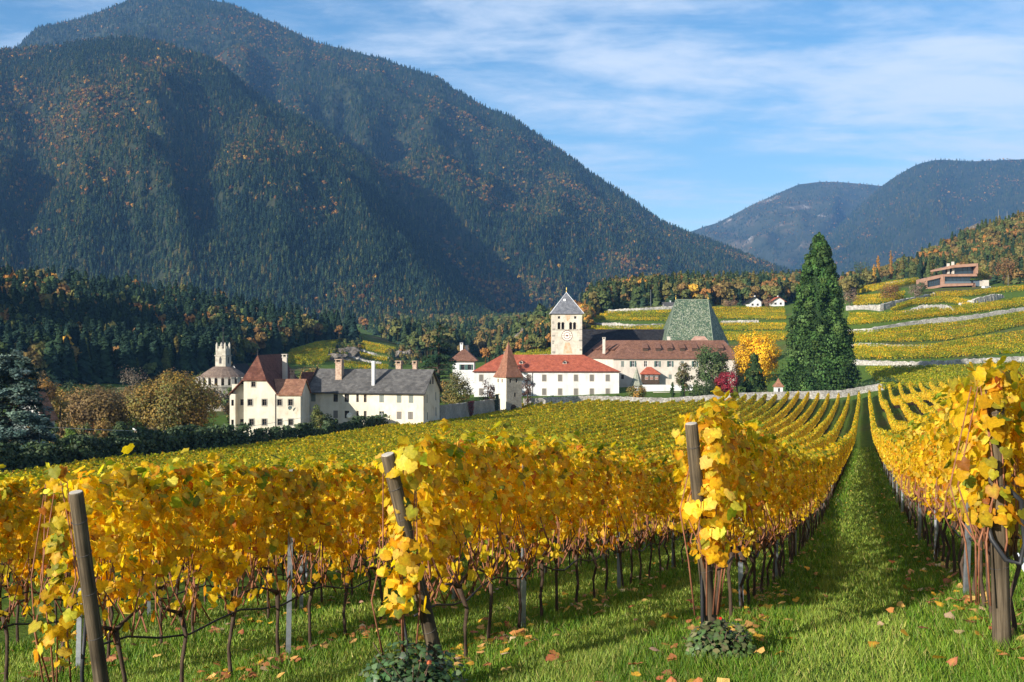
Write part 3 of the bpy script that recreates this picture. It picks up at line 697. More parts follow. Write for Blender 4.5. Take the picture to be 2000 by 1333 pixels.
# rope stay
def rope():
    a = pR + Vector((.08, -.1, .72)); b = pR + Vector((.24, -.75, -.02)); e = empty("rope_stay", b)
    m = mat_noise("white_rope", [(0.3, (0.42, 0.47, 0.56)), (0.7, (0.72, 0.76, 0.82))], scale=40, rough=.8)
    for s in range(2):
        pts = []
        for i in range(40):
            t = i/39; q = a.lerp(b, t) - b; ang = t*26 + s*math.pi; rr = .011 + .008*(t > .35)
            pts.append(q + Vector((math.cos(ang)*rr, 0, math.sin(ang)*rr)))
        mb = MB(); mb.tube(pts, [.0055 + .006*(i > 14) for i in range(40)], 5); mb.build("strand", m, e, True)
    k = MB(); k.lathe([(.03, -.02), (.042, 0), (.03, .025), (.01, .03)], 0, 0, 10); ko = k.build("disc", m, e, True); ko.location = a.lerp(b, .12) - b; ko.rotation_euler = (1.2, .2, 0)
    tag(e, "twisted bluish-white rope anchoring the right-hand upright end post to the grass", "rope")
rope()
# metal stakes, hoses and wires along the near rows
for k in (0, -1, -2, -3, -4, -5):
    v = row_v(k); us = np.arange(U0[k] + 3.2, 62, 4.9)
    for j, u in enumerate(us):
        X, Y = uv2xy(u, v - .04)
        if not -100 < px_of(X, Y) < 2100: continue
        mb = MB(); w = .026
        mb.prismz([(-w, -.016), (w, -.016), (w, .016), (w-.006, .016), (w-.006, -.010), (-w+.006, -.010), (-w+.006, .016), (-w, .016)], -.3, 1.98)
        o = mb.build("trellis_stake", galv); o.location = (X, Y, gz1(X, Y)); o.rotation_euler = (random.gauss(0, .015), random.gauss(0, .015), random.gauss(0, .5))
        tag(o, "grey galvanised stake standing in the " + ROWNAME[k], "stake", "galvanised trellis stakes")
    pts = []
    for u in np.arange(U0[k] + .1, 62, .42):
        X, Y = uv2xy(u, v + .02*math.sin(u*3)); pts.append((X, Y, gz1(X, Y) + .60 + .05*math.sin((u - U0[k])*3.74) + .03*math.sin(u*1.3)))
    mb = MB(); mb.tube(pts, .010, 5); o = mb.build("drip_hose", hose_mat, None, True)
    tag(o, "sagging black drip hose strung along the trunks of the " + ROWNAME[k], "hose", "drip hoses of the vine rows")
    e = empty("trellis_wires", pts[0])
    for h in (1.05, 1.4, 1.75):
        mb = MB(); mb.tube([(Vector(p) - Vector(pts[0]) + Vector((0, 0, h - .6 - .05*math.sin((i*.42 + .1)*3.74)))) for i, p in enumerate(pts)][::3], .0022, 4); mb.build("wire", galv, e)
    tag(e, "thin trellis wires strung through the leaves of the " + ROWNAME[k], "wire", "trellis wires of the vine rows")
# leafy sprays over the end posts
def spray(cx, n, lab, lo, hi, wid, green, seed, cascade=0.0):
    r = np.random.default_rng(seed); h = lo + (hi-lo)*r.random(n)
    a = r.random(n)*2*math.pi; rad = wid*(.35+.8*r.random(n))*(.55 + .35*np.sin(h*7 + seed) + .25*np.sin(h*17 + 2*seed))
    pos = np.stack([np.cos(a)*rad, np.sin(a)*rad - .05, h], -1)
    nr = np.stack([np.cos(a)*.7, np.sin(a) - .35, .45 + r.normal(0, .3, n)], -1) + r.normal(0, .3, (n, 3))
    tip = np.stack([r.normal(0, .5, n), r.normal(0, .3, n) - .2, -1 + r.normal(0, .3, n)], -1)
    c = vine_cols(np.full(n, 1.4), r, green)
    V, Fc, C = leaves(pos, nr, tip, .082*(.6+.75*r.random(n)), c, 0)
    e = empty("vine_spray", cx); o = link("foliage", mesh_np("foliage", V, Fc, vine_leaf, col=C), e); tag(o, kind="stuff")
    for q in range(5):
        mb = MB(); s = r.normal(0, .09); mb.tube([(s, r.normal(0, .05), .35), (s*1.5, -.08, .8), (s + r.normal(0, .1), -.05, 1.2), (s, 0, hi-.1)], [.008, .007, .006, .004], 5); mb.build("cane", cane_mat, e, True)
    tag(e, lab, "grape vine")
spray(pR + Vector((-.08, -.02, 0)), 160, "golden vine shoots tumbling round the rope-stayed end post", .92, 2.0, .28, .14, 5)
spray(pM + Vector((-.05, -.15, 0)), 240, "golden vine shoots tumbling round the post with the pale sawn top", .80, 1.84, .27, .12, 6)
spray(p3 + Vector((-.30, -.24, 0)), 190, "golden vine shoots tumbling round the post over the rose bush", .72, 1.96, .25, .10, 7)
spray(p4 + Vector((-.36, -.04, 0)), 120, "green-tinged vine shoots tumbling round the weathered leaning post", .55, 2.02, .22, .38, 8)

# grass, fallen leaves
def grass():
    r = np.random.default_rng(77); n = 480000
    Y = 6.6*np.exp(r.random(n)*math.log(115/6.6)); a = r.uniform(-.56, .62, n); a[::4] = r.uniform(-.6, 1.0, len(a[::4])); X = a*Y
    v = X*VD[0] + Y*VD[1]; u = X*UD[0] + Y*UD[1]
    keep = (v > -10.5) & (v < 9.5) & ((Y < 34) | (abs(v + .1) < 4.5)); X, Y, v, u = X[keep], Y[keep], v[keep], u[keep]; n = len(X)
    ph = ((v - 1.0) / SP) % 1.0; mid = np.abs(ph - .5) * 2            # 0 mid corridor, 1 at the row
    tuft = np.array([mnoise.noise(Vector((x*1.3, y*1.3, 0))) for x, y in zip(X[::1], Y[::1])]) if n < 400000 else 0
    ht = (.026 + .045*mid + .04*np.clip(tuft, -.3, 1) + .03*r.random(n)) * (1 + Y*.012); ht = np.clip(ht, .02, .22)
    w = .0014*Y**.9*(.6+.7*r.random(n))
    z = gz(X, Y); ang = r.random(n)*6.283; lx, ly = np.cos(ang), np.sin(ang); b = ht*(.25+.6*r.random(n)); dr = r.random(n)*6.283
    base = np.stack([X, Y, z-.01], -1); wv = np.stack([lx*w, ly*w, np.zeros(n)], -1)*.5
    tipp = base + np.stack([np.cos(dr)*b, np.sin(dr)*b, ht+.01], -1)
    V = np.stack([base-wv, base+wv, tipp], 1).reshape(-1, 3); Fc = np.arange(3*n).reshape(-1, 3)
    c = pick([(0.11,0.215,0.014),(0.07,0.15,0.012),(0.18,0.25,0.026),(0.30,0.27,0.08)], [5,4,4,1.2], n, r, .22)
    pt = np.array([mnoise.noise(Vector((x*.5, y*.22, 4.0))) for x, y in zip(X, Y)])[:, None]; c = c*(1 + .45*pt) + np.clip(pt-.1, 0, 1)*np.array([[.10, .05, .02]])
    lt = (mid < .42)[:, None]*np.array([.085, .075, .022]); c = np.clip(c + lt, .01, .6)  # trodden grass, plus the sunlit strip, lightened in the blade colour
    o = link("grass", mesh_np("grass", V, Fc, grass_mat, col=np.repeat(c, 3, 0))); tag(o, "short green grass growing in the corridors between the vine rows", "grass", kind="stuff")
grass()
litter_leaf = mat_leaf("fallen_leaf", trans=.15, rough=.7, objvar=.15)
BR = [(0.42,0.17,0.05),(0.58,0.33,0.10),(0.62,0.36,0.03),(0.30,0.11,0.04),(0.55,0.38,0.20)]
def litter():
    r = np.random.default_rng(55); n = 15000
    Y = 7*np.exp(r.random(n)*math.log(70/7)); X = r.uniform(-.5, .52, n)*Y
    v = X*VD[0] + Y*VD[1]; ph = ((v - 1.0)/SP) % 1.0; mid = np.abs(ph-.5)*2
    u_ = X*UD[0] + Y*UD[1]; keep = (v > -10) & (v < 9) & ((u_ > 8.8) | (r.random(n) < .3)) & (r.random(n) < .02 + .95*mid**3.5*(.4 + .6*(np.sin(Y*1.7 + v*3) > -.2))); X, Y = X[keep], Y[keep]; n = len(X)
    pos = np.stack([X, Y, gz(X, Y) + .045 + .03*r.random(n)], -1); nr = np.stack([r.normal(0, .35, n), r.normal(0, .35, n), np.ones(n)], -1)
    big = np.where(Y < 17)[0][:280]; rest = np.ones(n, bool); rest[big] = False
    ms = []
    for q in range(10):
        V, Fc, C = leaves(np.zeros((1, 3)), np.array([[0, 0, 1.]]), np.array([[0, 1., 0]]), .082, pick(BR, [3,4,3,2,2], 1, r, .15), 0)
        V[:, 2] += .22*np.abs(V[:, 0]) + .15*r.normal(0, .03, len(V)); ms.append(mesh_np("fallen_leaf", V, Fc, litter_leaf, col=C))
    for i in big:
        o = link("fallen_leaf", ms[r.integers(10)]); o.location = pos[i]; o.rotation_euler = (r.normal(0, .3), r.normal(0, .3), r.random()*6.283); s = .7+.55*r.random(); o.scale = (s, s, s)
        tag(o, "dry yellow-brown vine leaf fallen on the grass", "leaf", "fallen vine leaves on the grass")
    V, Fc, C = leaves(pos[rest], nr[rest], r.normal(0, 1, (int(rest.sum()), 3)), .082*(.7+.5*r.random(int(rest.sum()))), pick(BR, [3,4,3,2,2], int(rest.sum()), r, .2), 1)
    o = link("leaf_litter", mesh_np("leaf_litter", V, Fc, litter_leaf, col=C)); tag(o, "small dry leaves strewn under the vine rows", "leaves", kind="stuff")
litter()
# rose bushes
rose_leaf = mat_leaf("rose_leaf", trans=.15, rough=.4, objvar=0, tr_tint=(.8, 1, .4)); petal = mat_leaf("rose_petal", trans=.25, objvar=0, tr_tint=(1, .8, .8))
def rose_bush(base, w, h, n, lab, flowers, seed, pal):
    r = np.random.default_rng(seed); e = empty("rose_bush", base)
    d = unit(r.normal(0, 1, (n, 3))); d[:, 2] = abs(d[:, 2]); rad = (.35+.65*r.random((n, 1)))
    pos = d*rad*np.array([w, w*.7, h]) + [0, 0, .06]; c = pick(pal, [4,3,2], n, r, .2)
    V, Fc, C = leaves(pos, d + [0, -.3, .6] + r.normal(0, .4, (n, 3)), d + r.normal(0, .6, (n, 3)), .04*(.7+.7*r.random(n)), c, 1)
    o = link("foliage", mesh_np("foliage", V, Fc, rose_leaf, col=C), e); tag(o, kind="stuff")
    for q in range(9):
        a = r.random()*6.28; mb = MB(); mb.tube([(0, 0, 0), (math.cos(a)*w*.35, math.sin(a)*w*.3, h*.5), (math.cos(a)*w*.75, math.sin(a)*w*.6, h*(.75+.3*r.random()))], [.008, .006, .003], 5); mb.build("stem", bark, e, True)
    for f in flowers:
        m_ = 26; dd = unit(r.normal(0, 1, (m_, 3))); dd[:, 2] = abs(dd[:, 2])*.8
        V, Fc, C = leaves(dd*.028*f[3], dd + r.normal(0, .2, (m_, 3)), np.tile([[0, 0, 1.]], (m_, 1)) + r.normal(0, .3, (m_, 3)), .05*f[3], pick([f[4], tuple(min(1, x*1.3) for x in f[4])], [1,1], m_, r, .08), 1)
        fo = link("flower", mesh_np("flower", V, Fc, petal, col=C), e); fo.location = f[:3]
        mb = MB(); mb.tube([(f[0]*.2, f[1]*.2, .05), (f[0]*.7, f[1], f[2]*.6), f[:3]], .005, 5); mb.build("stem", bark, e, True)
    tag(e, lab, "rose bush")
ROSE = [(0.035,0.075,0.025),(0.05,0.10,0.035),(0.09,0.14,0.06)]
rose_bush(Vector((p3.x - .22, p3.y - .35, gz1(p3.x - .22, p3.y - .35) - .05)), .46, .46, 1100, "dark green rose bush with one pale pink rose at the foot of a leaning post", [(-.40, -.25, .16, 1.15, (0.75,0.30,0.30)), (-.06, -.1, .43, .5, (0.7,0.32,0.34)), (.14, -.2, .40, .5, (0.55,0.16,0.06))], 3, ROSE)
rose_bush(Vector((pM.x, pM.y - .30, gz1(pM.x, pM.y - .30) - .03)), .30, .27, 700, "small scrubby green bush at the foot of the post with the pale sawn top", [(.0, -.02, .34, .3, (0.6,0.03,0.02))], 4, [(0.06,0.11,0.03),(0.09,0.14,0.04),(0.14,0.14,0.06)])
# ------------------------------------------------------------------ buildings
cream = mat_noise("cream_plaster", [(0.25, (0.36, 0.29, 0.20)), (0.42, (0.56, 0.50, 0.39)), (0.75, (0.64, 0.60, 0.51))], scale=.9, detail=9, rscale=(1,1,.5), bump=.15, big=(.25, .18))
white_pl = mat_noise("white_plaster", [(0.3, (0.50, 0.49, 0.47)), (0.6, (0.62, 0.62, 0.615))], scale=.6, detail=8, rscale=(1,1,.3), big=(.2, .16))
pink_pl = mat_noise("pale_plaster", [(0.3, (0.42, 0.36, 0.30)), (0.6, (0.54, 0.49, 0.42))], scale=.7, detail=8, rscale=(1,1,.5), big=(.2, .12))
grey_stone = mat_noise("grey_stonework", [(0.3, (0.20, 0.18, 0.15)), (0.7, (0.40, 0.37, 0.31))], scale=3, detail=8, bump=.4, big=(.4, .25))
rubble = mat_noise("dry_stone", [(0.3, (0.13, 0.115, 0.095)), (0.5, (0.34, 0.315, 0.275)), (0.7, (0.60, 0.57, 0.52))], scale=2.6, detail=9, bump=1.0, bscale=3, big=(.35, .3))
slate = mat_tiles("grey_shingles", (0.072,0.069,0.066), (0.125,0.119,0.112), (0.035,0.034,0.033), .5, .4)
dslate = mat_tiles("dark_slates", (0.013,0.012,0.014), (0.028,0.027,0.029), (0.007,0.007,0.008), .5, .4)
tslate = mat_tiles("blue_grey_slates", (0.13,0.135,0.15), (0.19,0.195,0.21), (0.07,0.07,0.08), .5, .35)
redtile = mat_tiles("red_tiles", (0.32,0.080,0.045), (0.41,0.115,0.062), (0.17,0.04,0.025), .35, .38)
brntile = mat_tiles("brown_tiles", (0.15,0.070,0.045), (0.23,0.115,0.075), (0.06,0.03,0.02), .35, .38)
oldtile = mat_tiles("old_brown_tiles", (0.22,0.10,0.06), (0.33,0.17,0.10), (0.09,0.045,0.03), .32, .34)
maroon = mat_tiles("maroon_tiles", (0.10,0.038,0.026), (0.17,0.072,0.048), (0.035,0.014,0.01), .42, .42)
brick = mat_noise("worn_brick", [(0.3, (0.22, 0.12, 0.08)), (0.6, (0.42, 0.32, 0.24))], scale=4, bump=.3)
glass = mat_plain("window_glass", (0.018, 0.022, 0.028), rough=.08, spec=.6)
wframe = mat_plain("dark_window_frame", (0.10, 0.075, 0.06)); wwhite = mat_plain("white_window_frame", (0.72, 0.72, 0.70))
shut = mat_plain("grey_green_shutter", (0.17, 0.19, 0.17)); shut_g = mat_plain("dark_green_shutter", (0.05, 0.10, 0.09)); shut_b = mat_plain("taupe_shutter", (0.16, 0.145, 0.125))
dkwood = mat_noise("dark_timber", [(0.3, (0.03, 0.02, 0.014)), (0.7, (0.09, 0.06, 0.04))], scale=5, bump=.2)
gold = mat_plain("gilt", (0.75, 0.50, 0.12), rough=.3, metal=.9); iron = mat_plain("dark_iron", (0.03, 0.03, 0.032), rough=.6)
def green_tiles():
    m, nt, N, L, b = nodes_of("glazed_green_tiles")
    uv = N.new('ShaderNodeUVMap'); uv.uv_map = "uv"; vo = N.new('ShaderNodeTexVoronoi'); vo.inputs['Scale'].default_value = 3.6; vo.inputs['Randomness'].default_value = .55
    L.new(uv.outputs[0], vo.inputs['Vector']); sp = N.new('ShaderNodeSeparateColor'); L.new(vo.outputs['Color'], sp.inputs[0])
    r = N.new('ShaderNodeValToRGB'); r.color_ramp.interpolation = 'CONSTANT'; e = r.color_ramp.elements
    st = [(0, (0.045,0.08,0.05)), (.28, (0.085,0.125,0.072)), (.48, (0.25,0.265,0.195)), (.66, (0.10,0.115,0.07)), (.8, (0.17,0.19,0.125)), (.9, (0.03,0.05,0.038))]
    while len(e) < len(st): e.new(.5)
    for i, (p, c) in enumerate(st): e[i].position = p; e[i].color = (*c, 1)
    L.new(sp.outputs[0], r.inputs[0]); L.new(r.outputs[0], b.inputs['Base Color']); b.inputs['Roughness'].default_value = .55; b.inputs['Specular IOR Level'].default_value = .2
    return m
gtile = green_tiles()
def add_uv(me):
    uv = me.uv_layers.new(name="uv"); d = uv.data
    for p in me.polygons:
        n = p.normal; h = Vector((0, 0, 1)).cross(n)
        if h.length < 1e-3: h = Vector((1, 0, 0))
        h.normalize(); u = n.cross(h)
        for li in p.loop_indices:
            c = me.vertices[me.loops[li].vertex_index].co; d[li].uv = (c.dot(h), c.dot(u))
def part(mb, name, mat, parent=None, uv=True, smooth=False):
    o = mb.build(name, mat, parent, smooth)
    if uv: add_uv(o.data)
    return o
def roof(parent, name, faces, mat, t=.18):
    """faces: 3D polygons of the roof top (counter-clockwise from above), given thickness"""
    V = []; idx = {}
    def vi(p):
        k = tuple(round(c, 3) for c in p)
        if k not in idx: idx[k] = len(V); V.append(k)
        return idx[k]
    Fs = [[vi(p) for p in f] for f in faces]; n = len(V); cnt = {}
    for f in Fs:
        for a, b in zip(f, f[1:]+f[:1]): cnt[(a, b)] = 1
    mb = MB(); lo = [(x, y, z-t) for x, y, z in V]
    side = [(b, a, a+n, b+n) for (a, b) in cnt if (b, a) not in cnt]
    mb.add(V+lo, Fs + [tuple(i+n for i in f[::-1]) for f in Fs] + side)
    return part(mb, name, mat, parent)
def wall(parent, p0, p1, z0, z1, ops, mat, top=None, name="wall", depth=.28):
    """wall from p0 to p1 (outside on the right-hand side seen from above, i.e. facing -y for a left-to-right front); ops (s, zb, w, h) real openings; top: extra gable outline [(s,z)..] above z1"""
    p0 = Vector((*p0, 0)); p1 = Vector((*p1, 0)); d = (p1-p0); Ln = d.length; d.normalize(); nin = Vector((-d.y, d.x, 0))
    ss = sorted({0.0, Ln, *[round(o[0]-o[2]/2, 4) for o in ops], *[round(o[0]+o[2]/2, 4) for o in ops]})
    zs = sorted({z0, z1, *[round(o[1], 4) for o in ops], *[round(o[1]+o[3], 4) for o in ops]})
    zs = [z for z in zs if z0 <= z <= z1]; mb = MB()
    def q(s, z, y=0): return p0 + d*s + nin*y + Vector((0, 0, z))
    for a, b in zip(ss, ss[1:]):
        for c, e in zip(zs, zs[1:]):
            m, k = (a+b)/2, (c+e)/2
            if any(abs(m-o[0]) < o[2]/2 and o[1] < k < o[1]+o[3] for o in ops): continue
            mb.add([q(a, c), q(b, c), q(b, e), q(a, e)], [(0, 1, 2, 3)])
    for s, zb, w, h in ops:
        a, b, c, e = s-w/2, s+w/2, zb, zb+h
        for (s1, z1_), (s2, z2_) in (((a, c), (a, e)), ((a, e), (b, e)), ((b, e), (b, c)), ((b, c), (a, c))):
            mb.add([q(s1, z1_), q(s2, z2_), q(s2, z2_, depth), q(s1, z1_, depth)], [(0, 1, 2, 3)])
    if top: mb.add([q(s, z) for s, z in top], [tuple(range(len(top)))])
    return part(mb, name, mat, parent)
def window(parent, p0, p1, s, zb, w, h, fr=None, style="cross", trim=None, shutters=None, closed=None, depth=.24):
    p0 = Vector((*p0, 0)); p1 = Vector((*p1, 0)); d = (p1-p0).normalized(); ang = math.atan2(d.y, d.x)
    fr = fr or wframe; t = .055
    mb = MB(); y0, y1 = depth-.10, depth-.02
    mb.box(-w/2, -w/2+t, y0, y1, 0, h).box(w/2-t, w/2, y0, y1, 0, h).box(-w/2+t, w/2-t, y0, y1, 0, t).box(-w/2+t, w/2-t, y0, y1, h-t, h)
    if style == "cross": mb.box(-.03, .03, y0, y1, t, h-t).box(-w/2+t, -.03, y0+.004, y1-.004, h*.6, h*.6+.05).box(.03, w/2-t, y0+.004, y1-.004, h*.6, h*.6+.05)
    o = mb.build("window", fr, parent); o.location = p0 + d*s + Vector((0, 0, zb)); o.rotation_euler = (0, 0, ang)
    g = MB(); g.box(-w/2-.02, w/2+.02, depth-.012, depth+.03, -.02, h+.02); g.build("pane", glass, o)
    if trim:
        k = MB(); e = .14; k.box(-w/2-e, -w/2, -.035, .03, -e, h+e).box(w/2, w/2+e, -.035, .03, -e, h+e).box(-w/2, w/2, -.033, .03, h, h+e).box(-w/2, w/2, -.05, .03, -e, 0); k.build("surround", trim, o)
    if shutters:
        for sgn in (-1, 1):
            k = MB(); x = sgn*(w/2 + w*.26); k.box(x-w*.24, x+w*.24, -.07, -.02, 0, h)
            for zz in np.linspace(.12*h, .88*h, 6): k.box(x-w*.19, x+w*.19, -.085, -.069, zz-.03*h, zz+.03*h)
            k.build("shutter", shutters, o)
    if closed:
        for sgn in (-1, 1):
            k = MB(); a = 0.012 if sgn > 0 else -w/2; b = w/2 if sgn > 0 else -0.012
            k.box(a, b, .02, .06, .01, h-.01)
            for zz in np.linspace(.1*h, .9*h, 8): k.box(a+.05, b-.05, .005, .021, zz-.025*h, zz+.025*h)
            k.build("shutter", closed, o)
    return o
def chimney(parent, x, y, z0, z1, w, mat, cap=True, d=None):
    d = d or w; mb = MB(); mb.box(x-w/2, x+w/2, y-d/2, y+d/2, z0, z1); o = part(mb, "chimney", mat, parent)
    c = MB()
    if cap: 
        c.box(x-w/2-.1, x+w/2+.1, y-d/2-.1, y+d/2+.1, z1, z1+.14)
        for sx in (-1, 1): c.box(x+sx*w*.42-.08, x+sx*w*.42+.08, y-d/2, y+d/2, z1+.14, z1+.5)
        c.box(x-w/2-.12, x+w/2+.12, y-d/2-.12, y+d/2+.12, z1+.5, z1+.62)
    else: c.box(x-w/2-.05, x+w/2+.05, y-d/2-.05, y+d/2+.05, z1, z1+.1)
    part(c, "cap", mat, o); return o
def Xp(px, Y): return (px-1000)/F*Y
def Zp(py, Y): return (666.5-py)/F*Y

# --- tall house with the steep maroon roof
def manor():
    D = 180.0; ox, oz = Xp(476, D), -16.6; e = empty("manor_house", (ox, D, oz)); S = D/F
    def x(px): return (px-476)*S
    def z(py): return Zp(py, D) - oz
    xl, xr, xc = x(449), x(540), x(495); xe = x(587); zeave, zhip = z(769), z(742)
    ops = [((px-476)*S, z(py)-h/2, w, h) for px, py, w, h in [(495,751,.62,.8),(488.5,786.5,.72,1.0),(516.5,786.5,.72,1.0),(546,786.5,.72,1.0),(567.5,786.5,.72,1.0),(491.5,825,.72,1.0),(516.5,825,.72,1.0),(546.5,825,.72,1.0),(568,825,.72,1.0)]]
    front = wall(e, (0, 0), (xe, 0), 0, z(769.6), [o for o in ops if o[1] < z(775)], cream)
    gab = MB(); zt = z(769.6); top = [(0, zt), (xr-.05, zt), (x(519.6), zhip), (x(474.5), zhip), (0, zhip-.6)]
    # upper gable with the attic window
    aw = ops[0]; a0, a1, b0, b1 = aw[0]-aw[2]/2, aw[0]+aw[2]/2, aw[1], aw[1]+aw[3]
    gab.add([(0,0,zt),(a0,0,zt),(a0,0,zhip),(x(474.5),0,zhip),(0,0,zhip-.6)], [(0,1,2,3,4)]).add([(a0,0,zt),(a1,0,zt),(a1,0,b0),(a0,0,b0)], [(0,1,2,3)])
    gab.add([(a0,0,b1),(a1,0,b1),(a1,0,zhip),(a0,0,zhip)], [(0,1,2,3)]).add([(a1,0,zt),(xr-.05,0,zt),(x(519.6),0,zhip),(a1,0,zhip)], [(0,1,2,3)])
    part(gab, "gable", cream, e)
    for o in ops: window(e, (0, 0), (xe, 0), o[0], o[1], o[2], o[3], trim=grey_stone)
    # recessed left wall and its bay, far walls
    wall(e, (xl, 1.3), (0, 1.3), 0, zeave+1.5, [(x(469)-xl, z(793), .6, 1.0), (x(468.5)-xl, z(832), .6, 1.0)], cream)
    for zz in (z(793), z(832)): window(e, (xl, 1.3), (0, 1.3), x(469)-xl, zz, .6, 1.0)
    wall(e, (0, 1.3), (0, 0), 0, zhip, [], cream)
    bx0, bx1 = x(449), x(460)
    wall(e, (bx0, -.1), (bx1, -.1), 0, z(770), [((bx1-bx0)/2, z(793), .42, 1.0), ((bx1-bx0)/2, z(832), .42, 1.0)], cream, name="bay")
    for zz in (z(793), z(832)): window(e, (bx0, -.1), (bx1, -.1), (bx1-bx0)/2, zz, .42, 1.0, style="")
    wall(e, (bx1, -.1), (bx1, 1.3), 0, z(770), [], cream, name="bay"); wall(e, (bx0, 24), (bx0, -.1), 0, z(770), [], cream)
    wall(e, (xe, 0), (xe, 8), 0, zt, [], cream, top=[(0, zt), (8, zt), (4, zt+2.15)]); wall(e, (xr, 8), (xr, 24), 0, zt, [], cream); wall(e, (xe, 8), (xr, 8), 0, zt, [], cream); wall(e, (xr, 24), (bx0, 24), 0, zt, [], cream)
    ztop = Zp(694, D+3) - oz; hw = .25; zl = zeave-.1
    L0, L1 = (xl-.2, -.3, zl), (x(473.5), -.3, zhip); R0, R1 = (xr+.25, -.3, zl), (x(520.5), -.3, zhip); A, B = (xc, 3.0, ztop), (xc, 21.0, ztop); K0, K1 = (xl-.2, 24.2, zl), (xr+.25, 24.2, zl)
    Lm, Rm = (x(473.5), 24.0, zhip), (x(520.5), 24.0, zhip)
    roof(e, "roof", [[L1, R1, A], [R1, Rm, B, A], [Lm, L1, A, B], [Rm, Lm, B], [R0, K1, Rm, R1], [K0, L0, L1, Lm], [K1, K0, Lm, Rm]], maroon)
    rt = MB(); rt.tube([(xc, 3, ztop-.1), (xc, 3, ztop+1.2)], [.06, .02], 6); rt.build("finial", iron, e)
    roof(e, "annex_roof", [[(xr+.1, -.35, zt-.1), (xe+.25, -.35, zt-.1), (xe+.25, 4, zt+2.3), (xr-1.2, 4, zt+2.3)], [(xe+.25, 8.3, zt-.1), (xr-1.2, 8.3, zt-.1), (xr-1.2, 4, zt+2.3), (xe+.25, 4, zt+2.3)]], oldtile)
    chimney(e, x(527), 12.0, zhip-1, ztop-.55, .75, pink_pl, d=.9); chimney(e, x(548), 9.6, zt+.3, zt+3.1, .6, brick)
    dp = MB(); dp.tube([(x(538), -.08, 0), (x(538), -.08, zt-.1), (x(543), -.3, zt-.6+.9)], .06, 6); dp.build("downpipe", wframe, e)
    ds = MB(); ds.lathe([(.02, 0), (.25, .04), (.36, .12), (.37, .13), (.2, .05)], seg=14); d_ = ds.build("satellite_dish", wwhite, e, True); d_.location = (x(567), -.5, z(796)); d_.rotation_euler = (1.9, 0, .5)
    tag(e, "cream three-storey house with steep maroon hipped roof behind the shrub row", "house")
manor()
